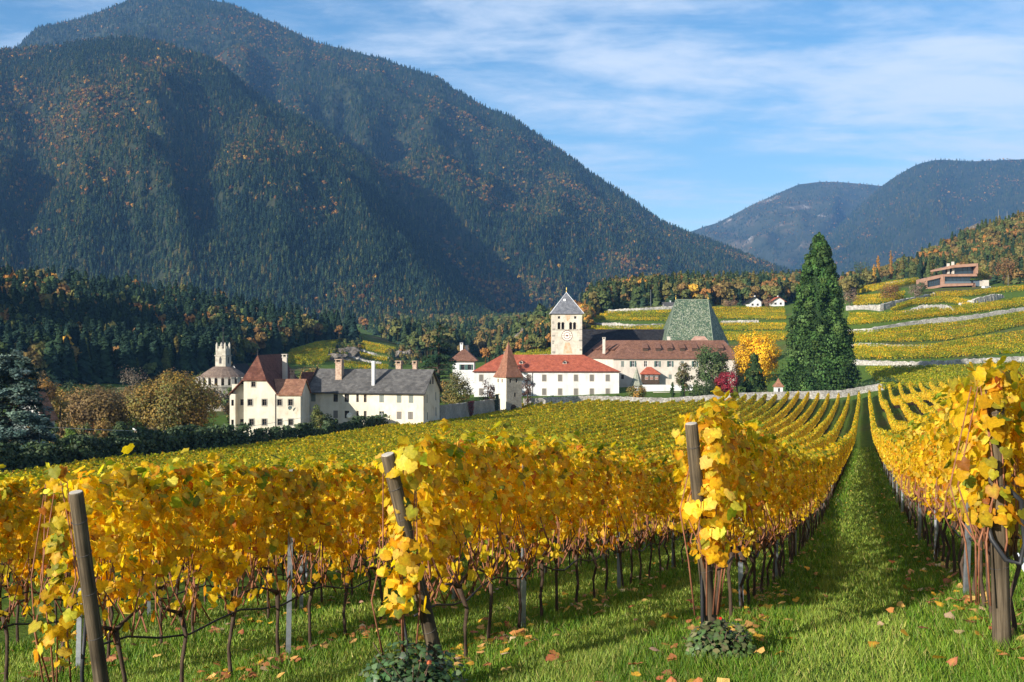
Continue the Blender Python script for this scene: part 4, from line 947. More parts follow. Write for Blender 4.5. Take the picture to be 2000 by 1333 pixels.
# --- long wing with the grey shingle roof
def wing():
    ax, ay = Xp(603, 190), 190.0; bx, by = Xp(827, 185), 185.0; ang = math.atan2(by-ay, bx-ax); L = math.hypot(bx-ax, by-ay); oz = -17.2
    e = empty("long_house", (ax, ay, oz), ang); ze = Zp(763, 187)-oz; zr = Zp(721, 192)-oz; W = 9.0
    def s(px):
        t = (px-603)/224.0; return t*L*(1 + .013*(1-t))
    up = [(612,.85),(656,.85),(678,.85),(699,.45),(714,.5),(746,.85),(780,.85),(803,.85)]; lo = [(656,.85),(678,.85),(699,.42),(714,.48),(746,.85),(780,.9),(802,.9)]
    zu, zl = Zp(786.5, 187)-oz, Zp(818.5, 187)-oz
    ops = [(s(p), zu, w, 1.35) for p, w in up] + [(s(p), zl, w, 1.3) for p, w in lo]
    wall(e, (0, 0), (L, 0), 0, ze, ops, cream)
    for i, (p, w) in enumerate(up): window(e, (0, 0), (L, 0), s(p), zu, w, 1.35, closed=shut if p in (612, 746, 780, 803) else None, trim=None)
    for i, (p, w) in enumerate(lo): window(e, (0, 0), (L, 0), s(p), zl, w, 1.3, fr=wwhite if p == 746 else None, closed=shut_b if p in (656, 780, 802) else None)
    g = [(0, ze), (W, ze), (W/2, zr-.15)]
    go = [(2.0, zu-.1, .5, 1.45), (6.8, zu+.1, .5, 1.45), (2.2, zl-.2, .5, 1.3), (6.9, zl+.2, .55, 1.5)]
    wall(e, (L, 0), (L, W), 0, ze, go, cream, top=g)
    for i, o in enumerate(go): window(e, (L, 0), (L, W), *o, closed=shut)
    for sx in (3.7, 5.1):
        k = MB(); k.box(L-.02, L+.03, sx-.35, sx+.35, ze+1.0, ze+2.3); k.build("attic_window", iron, e)
    wall(e, (L, W), (0, W), 0, ze, [], cream); wall(e, (0, W), (0, 0), 0, ze, [], cream, top=g)
    ov = .55; zo = ze - ov*(zr-ze)/(W/2)
    roof(e, "roof", [[(-.3, -ov, zo), (L+.45, -ov, zo), (L+.45, W/2, zr), (-.3, W/2, zr)], [(L+.45, W+ov, zo), (-.3, W+ov, zo), (-.3, W/2, zr), (L+.45, W/2, zr)]], slate)
    v = MB(); v.add([(-.36, -ov-.05, zo-.2), (-.30, -ov-.05, zo-.2), (-.30, W/2, zr-.15), (-.36, W/2, zr-.15), (-.36, -ov-.05, zo+.45), (-.30, -ov-.05, zo+.45), (-.30, W/2, zr+.5), (-.36, W/2, zr+.5)], [(0,3,2,1),(4,5,6,7),(0,1,5,4),(1,2,6,5),(2,3,7,6),(3,0,4,7)]); v.build("verge_wall", dkwood, e)
    ea = MB(); ea.tube([(-.2, -ov-.06, zo-.06), (L+.4, -ov-.06, zo-.06)], .08, 6); ea.build("gutter", iron, e)
    chimney(e, s(652), W*.30, ze+1.3, zr+1.1, 1.15, brick); chimney(e, s(725), W*.14, ze+.2, zr+1.35, .5, white_pl, cap=False)
    chimney(e, s(755), W*.72, zr-2, zr+.8, .95, brick); chimney(e, s(786), W*.75, zr-2, zr+.8, .75, brick)
    ds = MB(); ds.lathe([(.03, 0), (.35, .06), (.55, .17), (.57, .18), (.3, .07)], seg=18); d_ = ds.build("satellite_dish", wwhite, e, True); d_.location = (s(686), -.75, zl+.55); d_.rotation_euler = (1.85, 0, .7)
    ar = MB(); ar.tube([(s(686), -.7, zl+.5), (s(688), 0.05, zl+.3)], .04, 5); ar.build("dish_arm", iron, d_).matrix_parent_inverse = Matrix.Identity(4)
    bpy.data.objects.remove(d_.children[0])
    tag(e, "long cream two-storey house with grey shingle gable roof and satellite dish", "house")
    # low red roof between the two houses
    f = empty("link_building", (Xp(583, 200), 200, -16)); z0, z1 = Zp(775, 200)+16, Zp(727, 204)+16
    wall(f, (0, 0), (4.2, 0), 0, z0, [], cream); roof(f, "roof", [[(-.2, -.3, z0-.1), (4.4, -.3, z0-.1), (4.4, 4.5, z1), (-.2, 4.5, z1)], [(4.4, 9, z0), (-.2, 9, z0), (-.2, 4.5, z1), (4.4, 4.5, z1)]], maroon)
    wall(f, (4.2, 0), (4.2, 9), 0, z0, [], cream, top=[(0, z0), (9, z0), (4.5, z1-.2)])
    tag(f, "low cream building with red tiled roof between the manor and long house", "house")
wing()
# --- round chapel with lantern tower
def chapel():
    D = 262.0; S = D/F; e = empty("round_chapel", (Xp(422, D), D+6.5, -17)); oz = -17
    def z(py): return Zp(py, D+6.5)-oz
    R = 6.4; n = 16
    mb = MB(); mb.lathe([(R, 0), (R, z(755)), (R+.25, z(755)), (R+.25, z(751))], seg=n); part(mb, "drum", grey_stone, e)
    for k in range(26):
        a = 2*math.pi*k/26; q = MB(); q.box(-.42, .42, -.16, .16, z(751), z(738)); o = part(q, "merlon", pink_pl, e); o.location = (math.cos(a)*(R+.02), math.sin(a)*(R+.02), 0); o.rotation_euler = (0, 0, a+math.pi/2)
        c = MB(); c.box(-.5, .5, -.24, .24, z(738), z(736.4)); part(c, "coping", grey_stone, o)
    rf = MB(); rf.lathe([(R-.4, z(748)), (R-.5, z(736)), (4.4, z(727)), (2.3, z(716.5)), (1.7, z(716))], seg=n); part(rf, "roof", mat_tiles("grey_brown_tiles", (0.15,0.105,0.08), (0.23,0.17,0.13), (0.07,0.05,0.04), .32, .34), e)
    h = 1.38; lant = mat_noise('lantern_stone', [(0.3, (0.26, 0.235, 0.19)), (0.65, (0.46, 0.43, 0.36))], scale=1.2, detail=8, bump=.2)
    zb, zt = z(717.5), z(696)
    t = empty_part = MB(); t.box(-h, h, -h, h, zb-1, zt); to = part(t, "lantern", lant, e); to.rotation_euler = (0, 0, math.radians(-14))
    c = MB(); c.box(-h-.15, h+.15, -h-.15, h+.15, zt, zt+.28).box(-h-.12, h+.12, -h-.12, h+.12, zb-.3, zb); part(c, "cornice", grey_stone, to)
    for a in (0, math.pi/2):
        w = MB(); w.prism([(-.32, zb+.9), (.32, zb+.9), (.32, zb+2.0), (.18, zb+2.45), (0, zb+2.6), (-.18, zb+2.45), (-.32, zb+2.0)], -h-.02, -h+.1); o = w.build("lancet", iron, to); o.rotation_euler = (0, 0, a)
    p = MB(); z2 = z(688.5); p.box(-h+.08, h-.08, -h+.08, h-.08, zt+.28, z2); part(p, "parapet", lant, to)
    for a in range(4):          # stepped crown gables with pinnacles
        g = MB(); g.prism([(-1.25, z2), (1.25, z2), (1.25, z2+.35), (.85, z2+.35), (.85, z2+.9), (.42, z2+.9), (.42, z2+1.5), (-.42, z2+1.5), (-.42, z2+.9), (-.85, z2+.9), (-.85, z2+.35), (-1.25, z2+.35)], -h+.1, -h+.42)
        o = part(g, "crown_gable", lant, to); o.rotation_euler = (0, 0, a*math.pi/2)
        q = MB(); q.box(-.22, .22, -.22, .22, z2, z2+1.9).lathe([(.26, z2+1.9), (.02, z2+2.5)], seg=6); o = part(q, "pinnacle", lant, to); a2 = a*math.pi/2 + math.pi/4; o.location = (math.cos(a2)*1.55, math.sin(a2)*1.55, 0)
    s_ = MB(); s_.lathe([(.55, z2), (.5, z2+1.4), (.16, z2+2.4), (.10, z2+3.4), (.2, z2+3.6), (.06, z2+3.8), (.05, z2+5.2), (.18, z2+5.35), (.04, z2+5.55), (.03, z2+6.6)], seg=8); s_.box(-.35, .35, -.03, .03, z2+5.9, z2+6.0); s_.build("spire", iron, to)
    tag(e, "round stone chapel with crenellated drum and pale lantern tower with crown", "chapel")
    f = empty("gabled_house", (Xp(457, 275), 275, -17)); z0, z1 = Zp(738, 275)+17, Zp(713, 275)+17
    wall(f, (-2.2, 0), (2.0, 0), 0, z0, [], white_pl, top=[(0, z0), (4.2, z0), (2.1, z1)])
    roof(f, "roof", [[(2.2, -.2, z0-.2), (2.2, 14, z0-.2), (-.1, 14, z1+.15), (-.1, -.2, z1+.15)], [(-2.4, 14, z0-.2), (-2.4, -.2, z0-.2), (-.1, -.2, z1+.15), (-.1, 14, z1+.15)]], dslate)
    tag(f, "narrow white gable with dark roof behind the round chapel", "house")
chapel()
# --- little wall tower with the red pyramid
def wall_tower():
    D = 236.0; oz = -17.2; a = 4.15; e = empty("wall_tower", (Xp(993, D), D+2.4, oz), math.radians(36)); h = a/2
    def z(py): return Zp(py, D)-oz
    zt = z(735.5); C = [(-h, -h), (h, -h), (h, h), (-h, h)]
    # local -y face looks right-front, local -x face looks left-front
    wl = z(748); o1 = [(1.1, wl, .5, .8), (2.75, wl, .5, .8), (2.35, z(776), .5, .9)]; dz = z(806)
    wall(e, C[0], C[1], 0, zt, o1 + [(1.9, dz-1.6, 1.45, 2.6)], grey_stone)
    for o in o1: window(e, C[0], C[1], *o, style="")
    dr = MB(); dr.box(-h+1.9-.73, -h+1.9+.73, -h+.22, -h+.3, dz-1.6, dz+1.0); dr.build("door", dkwood, e)
    ar = MB(); n = 12; out = [(-h+1.9+.73*math.cos(t), dz+.95+.73*math.sin(t)) for t in np.linspace(0, math.pi, n)]; ar.prism(out, -h-.015, -h+.2); ar.build("door_arch", dkwood, e)
    o2 = [(1.1, wl, .45, .8), (2.6, wl, .45, .8)]
    wall(e, C[3], C[0], 0, zt, o2, cream)  # cream here, grey on the other faces: sun and shade put into colour
    for o in o2: window(e, C[3], C[0], *o, style="")
    wall(e, C[1], C[2], 0, zt, [], grey_stone); wall(e, C[2], C[3], 0, zt, [], grey_stone)
    v = h+.3; A = (0, 0, z(667)); k = 1.55; zm = zt+1.6
    rf = [[(-v, -v, zt-.1), (v, -v, zt-.1), (k, -k, zm), (-k, -k, zm)], [(v, -v, zt-.1), (v, v, zt-.1), (k, k, zm), (k, -k, zm)], [(v, v, zt-.1), (-v, v, zt-.1), (-k, k, zm), (k, k, zm)], [(-v, v, zt-.1), (-v, -v, zt-.1), (-k, -k, zm), (-k, k, zm)]]
    for f in list(rf): rf.append([f[3], f[2], A])
    roof(e, "roof", rf, mat_tiles("brick_red_tiles", (0.21,0.092,0.055), (0.29,0.14,0.09), (0.10,0.04,0.028), .32, .34))
    b = MB(); b.tube([(0, 0, A[2]-.1), (0, 0, A[2]+1.0)], [.05, .02], 5); b.lathe([(.02, A[2]+.3), (.14, A[2]+.45), (.02, A[2]+.6)], seg=8); b.build("finial", iron, e)
    tag(e, "small square stone tower with pointed red tiled roof and arched door", "tower")
wall_tower()
# --- white two-storey range with red hipped roof
def white_range():
    D = 312.0; S = D/F; oz = -18.5; ox = Xp(926, D); e = empty("white_range", (ox, D, oz))
    def x(px): return (px-926)*S
    def z(py): return Zp(py, D)-oz
    W, dp, ze = x(1209), 15.0, z(725.5)
    px = [940, 1033, 1063, 1094, 1125, 1156, 1187]; ops = [(x(p), z(745), 1.15, 1.85) for p in px] + [(x(p), z(772), 1.15, 1.85) for p in px]
    wall(e, (0, 0), (W, 0), 0, ze, ops, white_pl)
    for o in ops: window(e, (0, 0), (W, 0), *o, trim=pink_pl, closed=shut_b)
    wall(e, (W, 0), (W, dp), 0, ze, [], white_pl); wall(e, (W, dp), (0, dp), 0, ze, [], white_pl); wall(e, (0, dp), (0, 0), 0, ze, [], white_pl)
    c = MB(); c.box(-.12, W+.12, -.16, 0.0, ze-.45, ze-.12); part(c, "cornice", white_pl, e)
    zr = Zp(693, D+8)-oz; v = .5; xl, xr = x(980), x(1142)
    roof(e, "roof", [[(-v, -v, ze-.1), (W+v, -v, ze-.1), (xr, 7.5, zr), (xl, 7.5, zr)], [(W+v, -v, ze-.1), (W+v, dp+v, ze-.1), (xr, 7.5, zr)], [(W+v, dp+v, ze-.1), (-v, dp+v, ze-.1), (xl, 7.5, zr), (xr, 7.5, zr)], [(-v, dp+v, ze-.1), (-v, -v, ze-.1), (xl, 7.5, zr)]], redtile)
    for p in (1017, 1102):
        t = (zr-ze)/8.0; y0 = 3.6; zz = ze + (y0+.5)*t*.98; X0 = (p-926)*S*1.01
        d = empty_mb = MB(); d.prism([(X0-.55, zz-.4), (X0+.55, zz-.4), (X0+.55, zz+.35), (X0, zz+.75), (X0-.55, zz+.35)], y0-.5, y0+1.6); do = part(d, "dormer", pink_pl, e)
        k = MB(); k.box(X0-.35, X0+.35, y0-.54, y0-.49, zz-.2, zz+.35); k.build("pane", iron, do)
        roof(do, "dormer_roof", [[(X0-.75, y0-.75, zz+.22), (X0, y0-.75, zz+.85), (X0, y0+1.9, zz+.85), (X0-.75, y0+1.9, zz+.22)][::-1], [(X0, y0-.75, zz+.85), (X0+.75, y0-.75, zz+.22), (X0+.75, y0+1.9, zz+.22), (X0, y0+1.9, zz+.85)][::-1]], redtile, .08)
    g = MB(); g.tube([(x(1040), -.1, 0), (x(1040), -.1, ze-.2)], .09, 6); g.build("downpipe", iron, e)
    gu = MB(); gu.tube([(-v, -v-.06, ze-.1), (W+v, -v-.06, ze-.1)], .09, 6); gu.build("gutter", iron, e)
    tag(e, "long white two-storey abbey range with bright red hipped roof", "building")
    # white house at its left end
    D2 = 322.0; f = empty("white_house", (Xp(884, D2), D2, -18)); z0 = Zp(703, D2)+18; z1 = Zp(680, D2+5)+18; w = (926-884)*D2/F
    o = [(3.0, Zp(723, D2)+18, 1.0, 1.6), (5.0, Zp(723, D2)+18, 1.0, 1.6)]
    wall(f, (0, 0), (w, 0), 0, z0, o, white_pl)
    for q in o: window(f, (0, 0), (w, 0), *q, shutters=shut_g)
    wall(f, (w, 0), (w, 11), 0, z0, [], white_pl); wall(f, (0, 11), (0, 0), 0, z0, [], white_pl); wall(f, (w, 11), (0, 11), 0, z0, [], white_pl)
    v = 1.0
    roof(f, "roof", [[(-v, -v, z0-.2), (w+v, -v, z0-.2), (w/2, 5, z1)], [(w+v, -v, z0-.2), (w+v, 12, z0-.2), (w/2, 7, z1), (w/2, 5, z1)], [(w+v, 12, z0-.2), (-v, 12, z0-.2), (w/2, 7, z1)], [(-v, 12, z0-.2), (-v, -v, z0-.2), (w/2, 5, z1), (w/2, 7, z1)]], brntile)
    chimney(f, w*.38, 4.5, z1-2, z1+.9, .8, white_pl); chimney(f, w*.62, 6.5, z1-2, z1+.7, .9, pink_pl, cap=False)
    tag(f, "white house with brown pyramid roof and two chimneys beside the dark cedar", "house")
white_range()
# --- bell tower
def bell_tower():
    D = 345.0; S = D/F; oz = -16.0; e = empty("bell_tower", (Xp(1078.5, D), D, oz)); W = 58.5*S
    def x(px): return (px-1078.5)*S
    def z(py): return Zp(py, D)-oz
    k = .105042; cx = lambda c: x(1060+c*k); cz = lambda c: z(560+c*k)
    zt = z(614.5)
    arch = [(303, 5.6), (375, 5.6), (520, 5.6), (592, 5.6)]; aw = .92; zb, zs = cz(795), cz(690)
    ops = [(cx(c), zb, aw, zs-zb) for c, _ in arch] + [(cx(303), cz(600), .75, .8), (cx(605), cz(600), .75, .8)]
    twr = mat_noise("tower_stone", [(0.25, (0.36, 0.30, 0.22)), (0.45, (0.54, 0.49, 0.39)), (0.75, (0.62, 0.58, 0.49))], scale=.8, detail=10, bump=.2, big=(.3, .2))
    wall(e, (0, 0), (W, 0), 0, zt, ops, twr, depth=.6)
    dk = mat_plain("belfry_dark", (0.012, 0.011, 0.010), rough=1)  # near-black sheets paint the darkness inside the belfry openings
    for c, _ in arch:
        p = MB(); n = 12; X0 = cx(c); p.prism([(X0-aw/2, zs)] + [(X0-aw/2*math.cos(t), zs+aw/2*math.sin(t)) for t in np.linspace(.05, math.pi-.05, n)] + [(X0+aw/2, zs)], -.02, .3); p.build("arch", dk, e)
        b = MB(); b.box(X0-aw/2-.05, X0+aw/2+.05, .55, .6, zb-.1, zs+.1); b.build("dark_backing", dk, e)
        r_ = MB()
        pts = [(X0-(aw/2+.07)*math.cos(t), -.02, zs+(aw/2+.07)*math.sin(t)) for t in np.linspace(0, math.pi, 11)]; r_.tube(pts, .07, 4); r_.build("arch_moulding", twr, e)
    for o in ops[4:]: window(e, (0, 0), (W, 0), *o, style="", depth=.5)
    for a, b in ((250, 450), (465, 660)):
        q = MB(); q.box(cx(a), cx(b), -.14, .02, cz(812), cz(798)); part(q, "sill", grey_stone, e)
    for p0, p1 in (((W, 0), (W, W)), ((W, W), (0, W)), ((0, W), (0, 0))): wall(e, p0, p1, 0, zt, [], twr)
    co = MB(); co.box(-.2, W+.2, -.2, W+.2, zt, zt+.3); part(co, "cornice", grey_stone, e)
    v = .55; A = (W/2, W/2, Zp(571.5, D+W/2)-oz); z0 = zt+.3; zz = z0+.75; i = .35
    c0 = [(-v, -v, z0), (W+v, -v, z0), (W+v, W+v, z0), (-v, W+v, z0)]; c1 = [(i, i, zz), (W-i, i, zz), (W-i, W-i, zz), (i, W-i, zz)]
    rf = [[c0[j], c0[(j+1) % 4], c1[(j+1) % 4], c1[j]] for j in range(4)] + [[c1[j], c1[(j+1) % 4], A] for j in range(4)]
    rf = [[c0[j], c0[(j+1) % 4], A] for j in range(4)]
    ro = roof(e, "roof", rf, tslate)
    lead = mat_plain("pale_lead", (0.55, 0.56, 0.58))
    for j in range(4):
        h_ = MB(); h_.tube([c0[j], A], .10, 5); h_.build("hip_flashing", lead, ro)
    hz = cz(250); fy = -v + (hz-z0)/(A[2]-z0)*(W/2+v); q = MB(); q.box(cx(415)-.38, cx(415)+.38, fy-.18, fy+.9, hz-.42, hz+.42); q.build("roof_hatch", wwhite, ro)
    f = MB(); f.tube([(W/2, W/2, A[2]-.3), (W/2, W/2, A[2]+1.6)], [.1, .04], 6); f.lathe([(.05, A[2]+.2), (.25, A[2]+.5), (.05, A[2]+.8)], W/2, W/2, 10); f.build("finial", gold, ro)
    # clock
    c = empty_clock = MB(); X0, Z0, R = cx(452), cz(915), 1.72
    face = [(X0+R*math.cos(t), Z0+R*math.sin(t)) for t in np.linspace(0, 2*math.pi, 40)[:-1]]; c.prism(face, -.03, 0.01); co = c.build("clock_face", mat_plain("clock_cream", (0.74, 0.68, 0.58)), e)
    red = mat_plain("clock_red", (0.13, 0.04, 0.038))
    def ring(r0, r1, y):
        t = np.linspace(0, 2*math.pi, 41); vs_ = []; fs_ = []
        for a in t[:-1]: vs_ += [(X0+r0*math.cos(a), y, Z0+r0*math.sin(a)), (X0+r1*math.cos(a), y, Z0+r1*math.sin(a))]
        for i in range(40): j = (i+1) % 40; fs_.append((2*i, 2*i+1, 2*j+1, 2*j))
        return MB().add(vs_, fs_)
    for r0, r1 in ((R-.17, R), (R*.52, R*.62)): ring(r0, r1, -.038).build("clock_ring", red, co)
    for i in range(12):
        a = i*math.pi/6; m = MB(); w = .05; d = Vector((math.cos(a), 0, math.sin(a))); nn = Vector((-d.z, 0, d.x)); o_ = Vector((X0, -.04, Z0))
        m.add([o_+d*R*.66-nn*w, o_+d*R*.66+nn*w, o_+d*R*.88+nn*w, o_+d*R*.88-nn*w], [(0, 1, 2, 3)]); m.build("hour_mark", red, co)
    for a, ln, w in ((math.radians(172), 1.05, .09), (math.radians(8), 1.35, .07)):
        m = MB(); d = Vector((math.cos(a), 0, math.sin(a))); nn = Vector((-d.z, 0, d.x)); o_ = Vector((X0, -.05, Z0)); m.add([o_-d*.3-nn*w, o_-d*.3+nn*w, o_+d*ln+nn*w*.4, o_+d*ln-nn*w*.4], [(0, 1, 2, 3)]); m.build("clock_hand", red, co)
    m = MB(); m.prism([(X0+.32*math.cos(t), Z0+.32*math.sin(t)) for t in np.linspace(0, 2*math.pi, 16)[:-1]], -.06, -.04); m.build("clock_boss", red, co)
    # faded wall paintings and painted quoins
    fres = mat_noise("faded_fresco", [(0.3, (0.46, 0.22, 0.11)), (0.5, (0.54, 0.36, 0.23)), (0.75, (0.56, 0.50, 0.40))], scale=1.1, detail=7)
    q = MB(); q.prism([(cx(380), cz(1250)), (cx(400), cz(1130)), (cx(420), cz(1040)), (cx(500), cz(1040)), (cx(525), cz(1130)), (cx(555), cz(1250))], -.012, 0); q.build("fresco", fres, e)
    q = MB(); q.prism([(cx(415), cz(535)), (cx(515), cz(535)), (cx(505), cz(600)), (cx(462), cz(650)), (cx(425), cz(600))][::-1], -.012, 0); q.build("sundial", fres, e)
    qm = mat_plain("painted_quoin", (0.33, 0.28, 0.22))
    for a, b in ((250, 890), (250, 1115), (668, 890), (668, 1115)):
        q = MB(); w, h_ = .32, .48; X1, Z1 = cx(a), cz(b)
        for sx in (-w, w): q.box(X1+sx-.04, X1+sx+.04, -.014, 0.0, Z1-.62, Z1+.62)
        for sz in (-h_, h_): q.box(X1-.45, X1-w-.04, -.013, 0, Z1+sz-.04, Z1+sz+.04).box(X1-w+.04, X1+w-.04, -.013, 0, Z1+sz-.04, Z1+sz+.04).box(X1+w+.04, X1+.45, -.013, 0, Z1+sz-.04, Z1+sz+.04)
        q.build("painted_quoin", qm, e)
    pr = np.random.default_rng(9)
    for sx in (0.02, 1):
        zz = 8.0
        while zz < zt - .8:
            w = .55+.55*pr.random(); h_ = .5+.3*pr.random(); q = MB(); x0 = .0 if sx < .5 else W-w
            q.box(x0+.005, x0+w-.005, -.02-.02*pr.random(), .0, zz, zz+h_-.06); o = part(q, "quoin_stone", [grey_stone, twr, pink_pl][pr.integers(3)], e); zz += h_+.04
    tag(e, "square cream bell tower with red clock and grey pyramid roof", "bell tower")
bell_tower()
# --- church: dark nave and choir with tall green roof
def church():
    oz = -15.0; D = 362.0; e = empty("church", (Xp(1128, D), D, oz)); zr = Zp(643.5, D+9)-oz; ze = Zp(700, D)-oz; L = Xp(1312, D)-Xp(1128, D)
    wall(e, (0, 0), (L, 0), 0, ze, [], pink_pl)
    roof(e, "nave_roof", [[(-.5, -.6, ze-.2), (L+.2, -.6, ze-.2), (L+.2, 9, zr), (-.5, 9, zr)], [(L+.2, 18.6, ze-.2), (-.5, 18.6, ze-.2), (-.5, 9, zr), (L+.2, 9, zr)]], dslate)
    wall(e, (0, 18), (0, 0), 0, ze, [], pink_pl, top=[(0, ze), (18, ze), (9, zr-.3)])
    tag(e, "long church nave with near-black slate roof between the bell tower and green choir", "church")
    c = empty("church_choir", (0, 0, oz)); zt = Zp(585.5, 368)-oz; zb = Zp(667, 358)-oz-.6
    A, B = (Xp(1320, 368), 368, zt), (Xp(1383, 368), 368, zt)
    F0, F1 = (Xp(1299.5, 358), 358, zb), (Xp(1393, 358), 358, zb); G1 = (Xp(1423, 371), 371, zb); G2 = (Xp(1420, 371), 376, zb); H1 = (Xp(1393, 358), 379, zb); H0 = (F0[0], 379, zb)
    roof(c, "roof", [[F0, F1, B, A], [F1, G1, B], [G1, G2, B], [G2, H1, B], [H1, H0, A, B], [H0, F0, A]], gtile, .25)
    cor = [F0, F1, G1, G2, H1, H0]
    for p, q in zip(cor, cor[1:]+cor[:1]):
        wall(c, p[:2], q[:2], 0, zb-.1, [], white_pl)
    ld = MATS["pale_lead"]
    for p, q in ((F0, A), (F1, B), (A, B), (G1, B)):
        m = MB(); m.tube([p, q], .12, 5); m.build("ridge_tile", mat_gt, c)
    for p in (A, B):
        m = MB(); m.tube([(p[0], p[1], p[2]-.1), (p[0], p[1], p[2]+1.4)], [.09, .06], 6); m.lathe([(.05, p[2]+.75), (.36, p[2]+1.1), (.05, p[2]+1.5)], p[0], p[1], 12); m.build("finial", gold, c)
    s_ = MB(); s_.box(F0[0]-.4, F0[0]+.6, 357.2, 358.2, zb-6, zb+.4); part(s_, "buttress", white_pl, c)
    tag(c, "church choir with tall steep roof of mottled green glazed tiles and gilt finials", "church")
    f = empty("sacristy", (Xp(1348, 352), 352, oz)); w = 6.6; z0, z1 = Zp(672, 352)-oz, Zp(657, 352)-oz
    wall(f, (0, 0), (w, 0), 0, z0, [], pink_pl); roof(f, "roof", [[(-.2, -.2, z0), (w+.2, -.2, z0), (w*.78, 3, z1), (w*.3, 3, z1)], [(w+.2, -.2, z0), (w+.2, 5.5, z0), (w*.78, 3, z1)], [(-.2, 5.5, z0), (-.2, -.2, z0), (w*.3, 3, z1)], [(w+.2, 5.5, z0), (-.2, 5.5, z0), (w*.3, 3, z1), (w*.78, 3, z1)]], mat_tiles("faded_pink_tiles", (0.42,0.24,0.17), (0.50,0.31,0.23), (0.2,0.1,0.08), .35, .35))
    tag(f, "small hipped roof of faded pink tiles in front of the green choir", "building")
mat_gt = mat_plain("green_ridge_tile", (0.20, 0.24, 0.17), rough=.5)
church()
